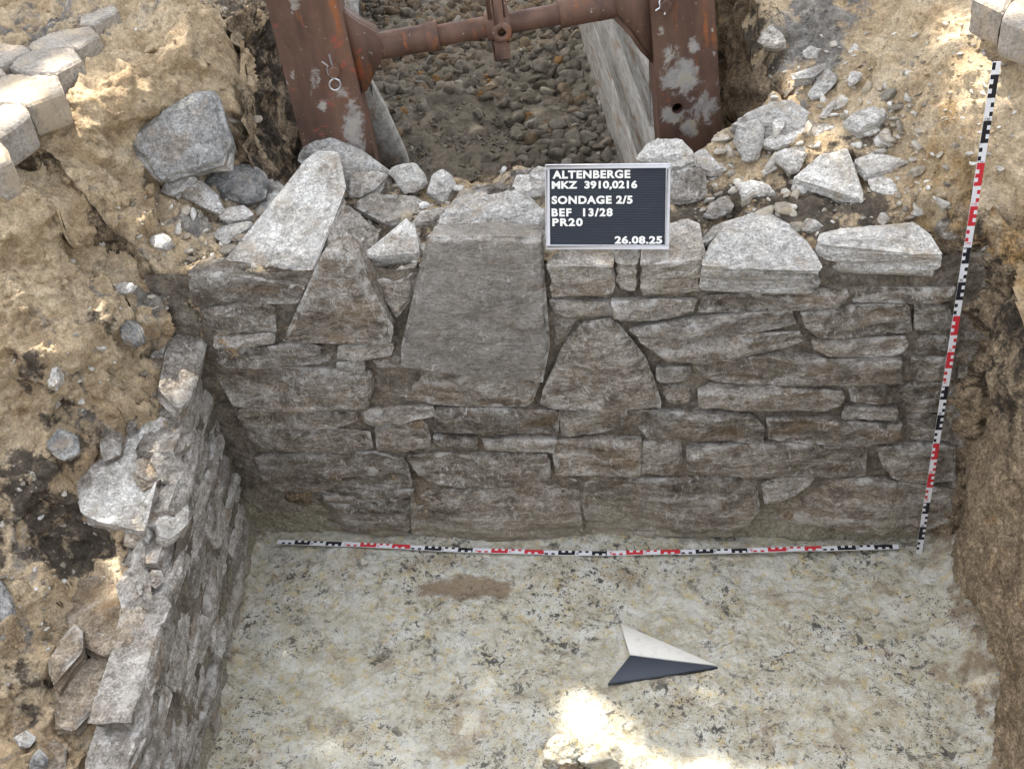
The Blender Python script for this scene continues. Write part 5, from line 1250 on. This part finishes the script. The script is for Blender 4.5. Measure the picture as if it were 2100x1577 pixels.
vb = np.array([1.8685, .0053, .006]); vd = np.array([-.0127, .02, 1.0]); vd /= np.linalg.norm(vd)
vw = np.array([1.0, 0, .0127])
vp = [vb+vd*min(.2*k, 1.424) for k in range(8)]; vp[-1] = vb+vd*1.424
rule('folding_rule', vp, vw, (0, -1, 0), 'folding rule standing upright against the right end of the wall', numbers=True)
hp = [PZ(x, y, .013) for x, y in [(573,1112),(707,1117),(837.5,1123),(974,1130),(1110.5,1134),(1249,1136),(1390,1133),(1537,1130),(1680,1126),(1838,1122)]]
rule('folding_rule', hp, (0, 1, 0), (0, 0, 1), 'folding rule lying flat on the pit floor along the foot of the wall', numbers=True)

# ------------------------------------------------------------------ north arrow
arr = empty('north_arrow', PZ(1330, 1345, .008), 'flat scale arrow, half cream and half dark grey, lying on the pit floor', 'north arrow')
for px, mname in (([(1273,1278),(1472,1364),(1292,1341)], 'arrow_white'), ([(1292,1343),(1472,1367),(1247,1400)], 'arrow_dark')):
    mb = MB(); P = [PZ(x, y, .016) for x, y in px]; c = np.mean(P, 0)
    top = [p+(c-p)*.012 for p in P]; mb.prism([p-np.array([0, 0, .0012]) for p in P], (0, 0, -.011)); V = np.array(P)-np.array([0, 0, .0012])
    mb.add(np.concatenate([V, np.array(top)]), [(i, (i+1) % 3, 3+(i+1) % 3, 3+i) for i in range(3)], [(3, 4, 5)])
    mb.build('arrow_half', MAT[mname], arr)

# ------------------------------------------------------------------ clods at the near edge of the floor
for lab, px, py, sx, sy, fl, m, sd in [
  ('large pale dirty clod lying at the near edge of the pit floor', 1150, 1540, .060, .042, .7, 'floor', 1),
  ('dark brown peaty chunk stuck between the pale clods', 1178, 1522, .026, .020, .8, 'earth', 2),
  ('flat sunlit clay lump right of the dark brown chunk', 1235, 1560, .060, .038, .6, 'floor', 3),
  ('brown crumbly clod at the lower picture edge', 1180, 1577, .036, .024, .7, 'earth', 4)]:
    rr = np.random.RandomState(sd+20); V, F = rock(4, rr, 12, fl, .14); V = V*np.array([sx, sy, (sx+sy)/2]); V = V+.004*vfbm(V*45, 4, sd)
    o = world_obj('clod', V+PZ(px, py, .045), F, MAT[m], attrs={'brown': np.full(len(V), .12), 'dark': np.full(len(V), .75 if m == 'earth' else 0), 'ochre': np.zeros(len(V))})
    tag(o, lab, 'clod', 'clods fallen on the pit floor')

# ------------------------------------------------------------------ tree outside the frame that shades the dig
rs = np.random.RandomState(3)
SD = SUN_DIR; TC = np.array([.85, .75, .8])+SD*7.2
tu_ = np.cross(SD, [0, 0, 1.0]); tu_ /= np.linalg.norm(tu_); tv_ = np.cross(SD, tu_)
SUNPATCH = [(1180, 1455, 0, .026), (1232, 1485, 0, .03), (1190, 1530, .03, .05), (1270, 1565, 0, .05), (1160, 1570, .03, .05), (1360, 1600, 0, .045), (1490, 1600, 0, .045), (1610, 1640, 0, .05),
  (0, 235, 1.42, .035), (-25, 300, 1.41, .04), (85, 430, 1.23, .045), (60, 500, 1.2, .03), (120, 380, 1.2, .02), (255, 505, 1.03, .035), (310, 520, 1.0, .03), (280, 575, .97, .03), (425, 560, .96, .025), (395, 535, .97, .02), (470, 478, 1.0, .025), (250, 590, .98, .02), (270, 640, .92, .014),
  (265, 970, .6, .035), (220, 1035, .6, .025), (1700, 345, 1.06, .03), (2040, 110, 1.36, .05), (2080, 190, 1.3, .04), (1960, 70, 1.38, .04), (1990, 160, 1.3, .03), (1620, 230, 1.1, .02)]
N = 66000; r = 3.3*np.sqrt(rs.rand(N)); th = rs.rand(N)*2*math.pi; hh = rs.normal(0, .55, N)
lump = fbm(np.stack([r*np.cos(th)*1.1, r*np.sin(th)*1.1, hh*1.3], 1), 3, 9)
c = TC+(r*np.cos(th))[:, None]*tu_+(r*np.sin(th))[:, None]*tv_+(hh*(1.1-.25*(r/3.3)**2)+.25*lump)[:, None]*SD
keepm = np.ones(N, bool)
for px, py, z, rad in SUNPATCH:
    q = c-(PZ(px, py, z) if z < .05 or z > 1.405 or z == .6 else SURF(px, py)); d = q-(q@SD)[:, None]*SD; keepm &= np.linalg.norm(d, axis=1) > rad*(1.0+.35*noise3(c*4, 7))+.035
c = c[keepm]; N = len(c)
nn = rs.normal(size=(N, 3)); nn += SD*.8; nn /= np.linalg.norm(nn, axis=1)[:, None]
la = np.cross(nn, rs.normal(size=(N, 3))); la /= np.linalg.norm(la, axis=1)[:, None]; lb = np.cross(nn, la)
L = rs.uniform(.045, .075, N)[:, None]; Wd = L*rs.uniform(.5, .65, (N, 1))
V = np.stack([c-la*L, c-lb*Wd+nn*L*.15, c+la*L, c+lb*Wd+nn*L*.15], 1).reshape(-1, 3); F = np.arange(N*4).reshape(N, 4)
g = G('leaf'); g.put(g.b.inputs['Base Color'], g.ramp(g.noise(g.pos(), 3, 4), [(.3, (.035, .07, .02)), (.7, (.08, .13, .04))])); MAT['leaf'] = g.m
g = G('bark'); MAT['bark'] = g.done(g.ramp(g.noise(g.scale(g.pos(), (6, 6, 1.2)), 4, 6), [(.3, (.06, .05, .04)), (.7, (.17, .14, .11))]), .9, g.noise(g.scale(g.pos(), (8, 8, 1.5)), 6, 6), .8, .02)
tb_ = np.array([TC[0]-1.2, TC[1]+.8, 1.30])
tree = empty('tree', tb_, 'broad leafy tree standing beside the dig and shading it', 'tree')
mb = MB(); mb.wire([tb_, tb_+[.05, 0, 1.5], tb_+[.3, -.1, 3.0], TC-[.6, -.3, 1.2]], .17, 14)
for k in range(9):
    a_ = k*.7; e = TC+tu_*2.1*math.cos(a_)+tv_*2.1*math.sin(a_); s0 = tb_+[.3, -.1, 3.0]+(TC-[.6, -.3, 1.2]-tb_-[.3, -.1, 3.0])*(k/9); mb.wire([s0, (s0+e)/2+[0, 0, .25], e], .05, 8)
mb.build('trunk', MAT['bark'], tree, smooth=True)
world_obj('crown', V, F, MAT['leaf'], tree, smooth=False)
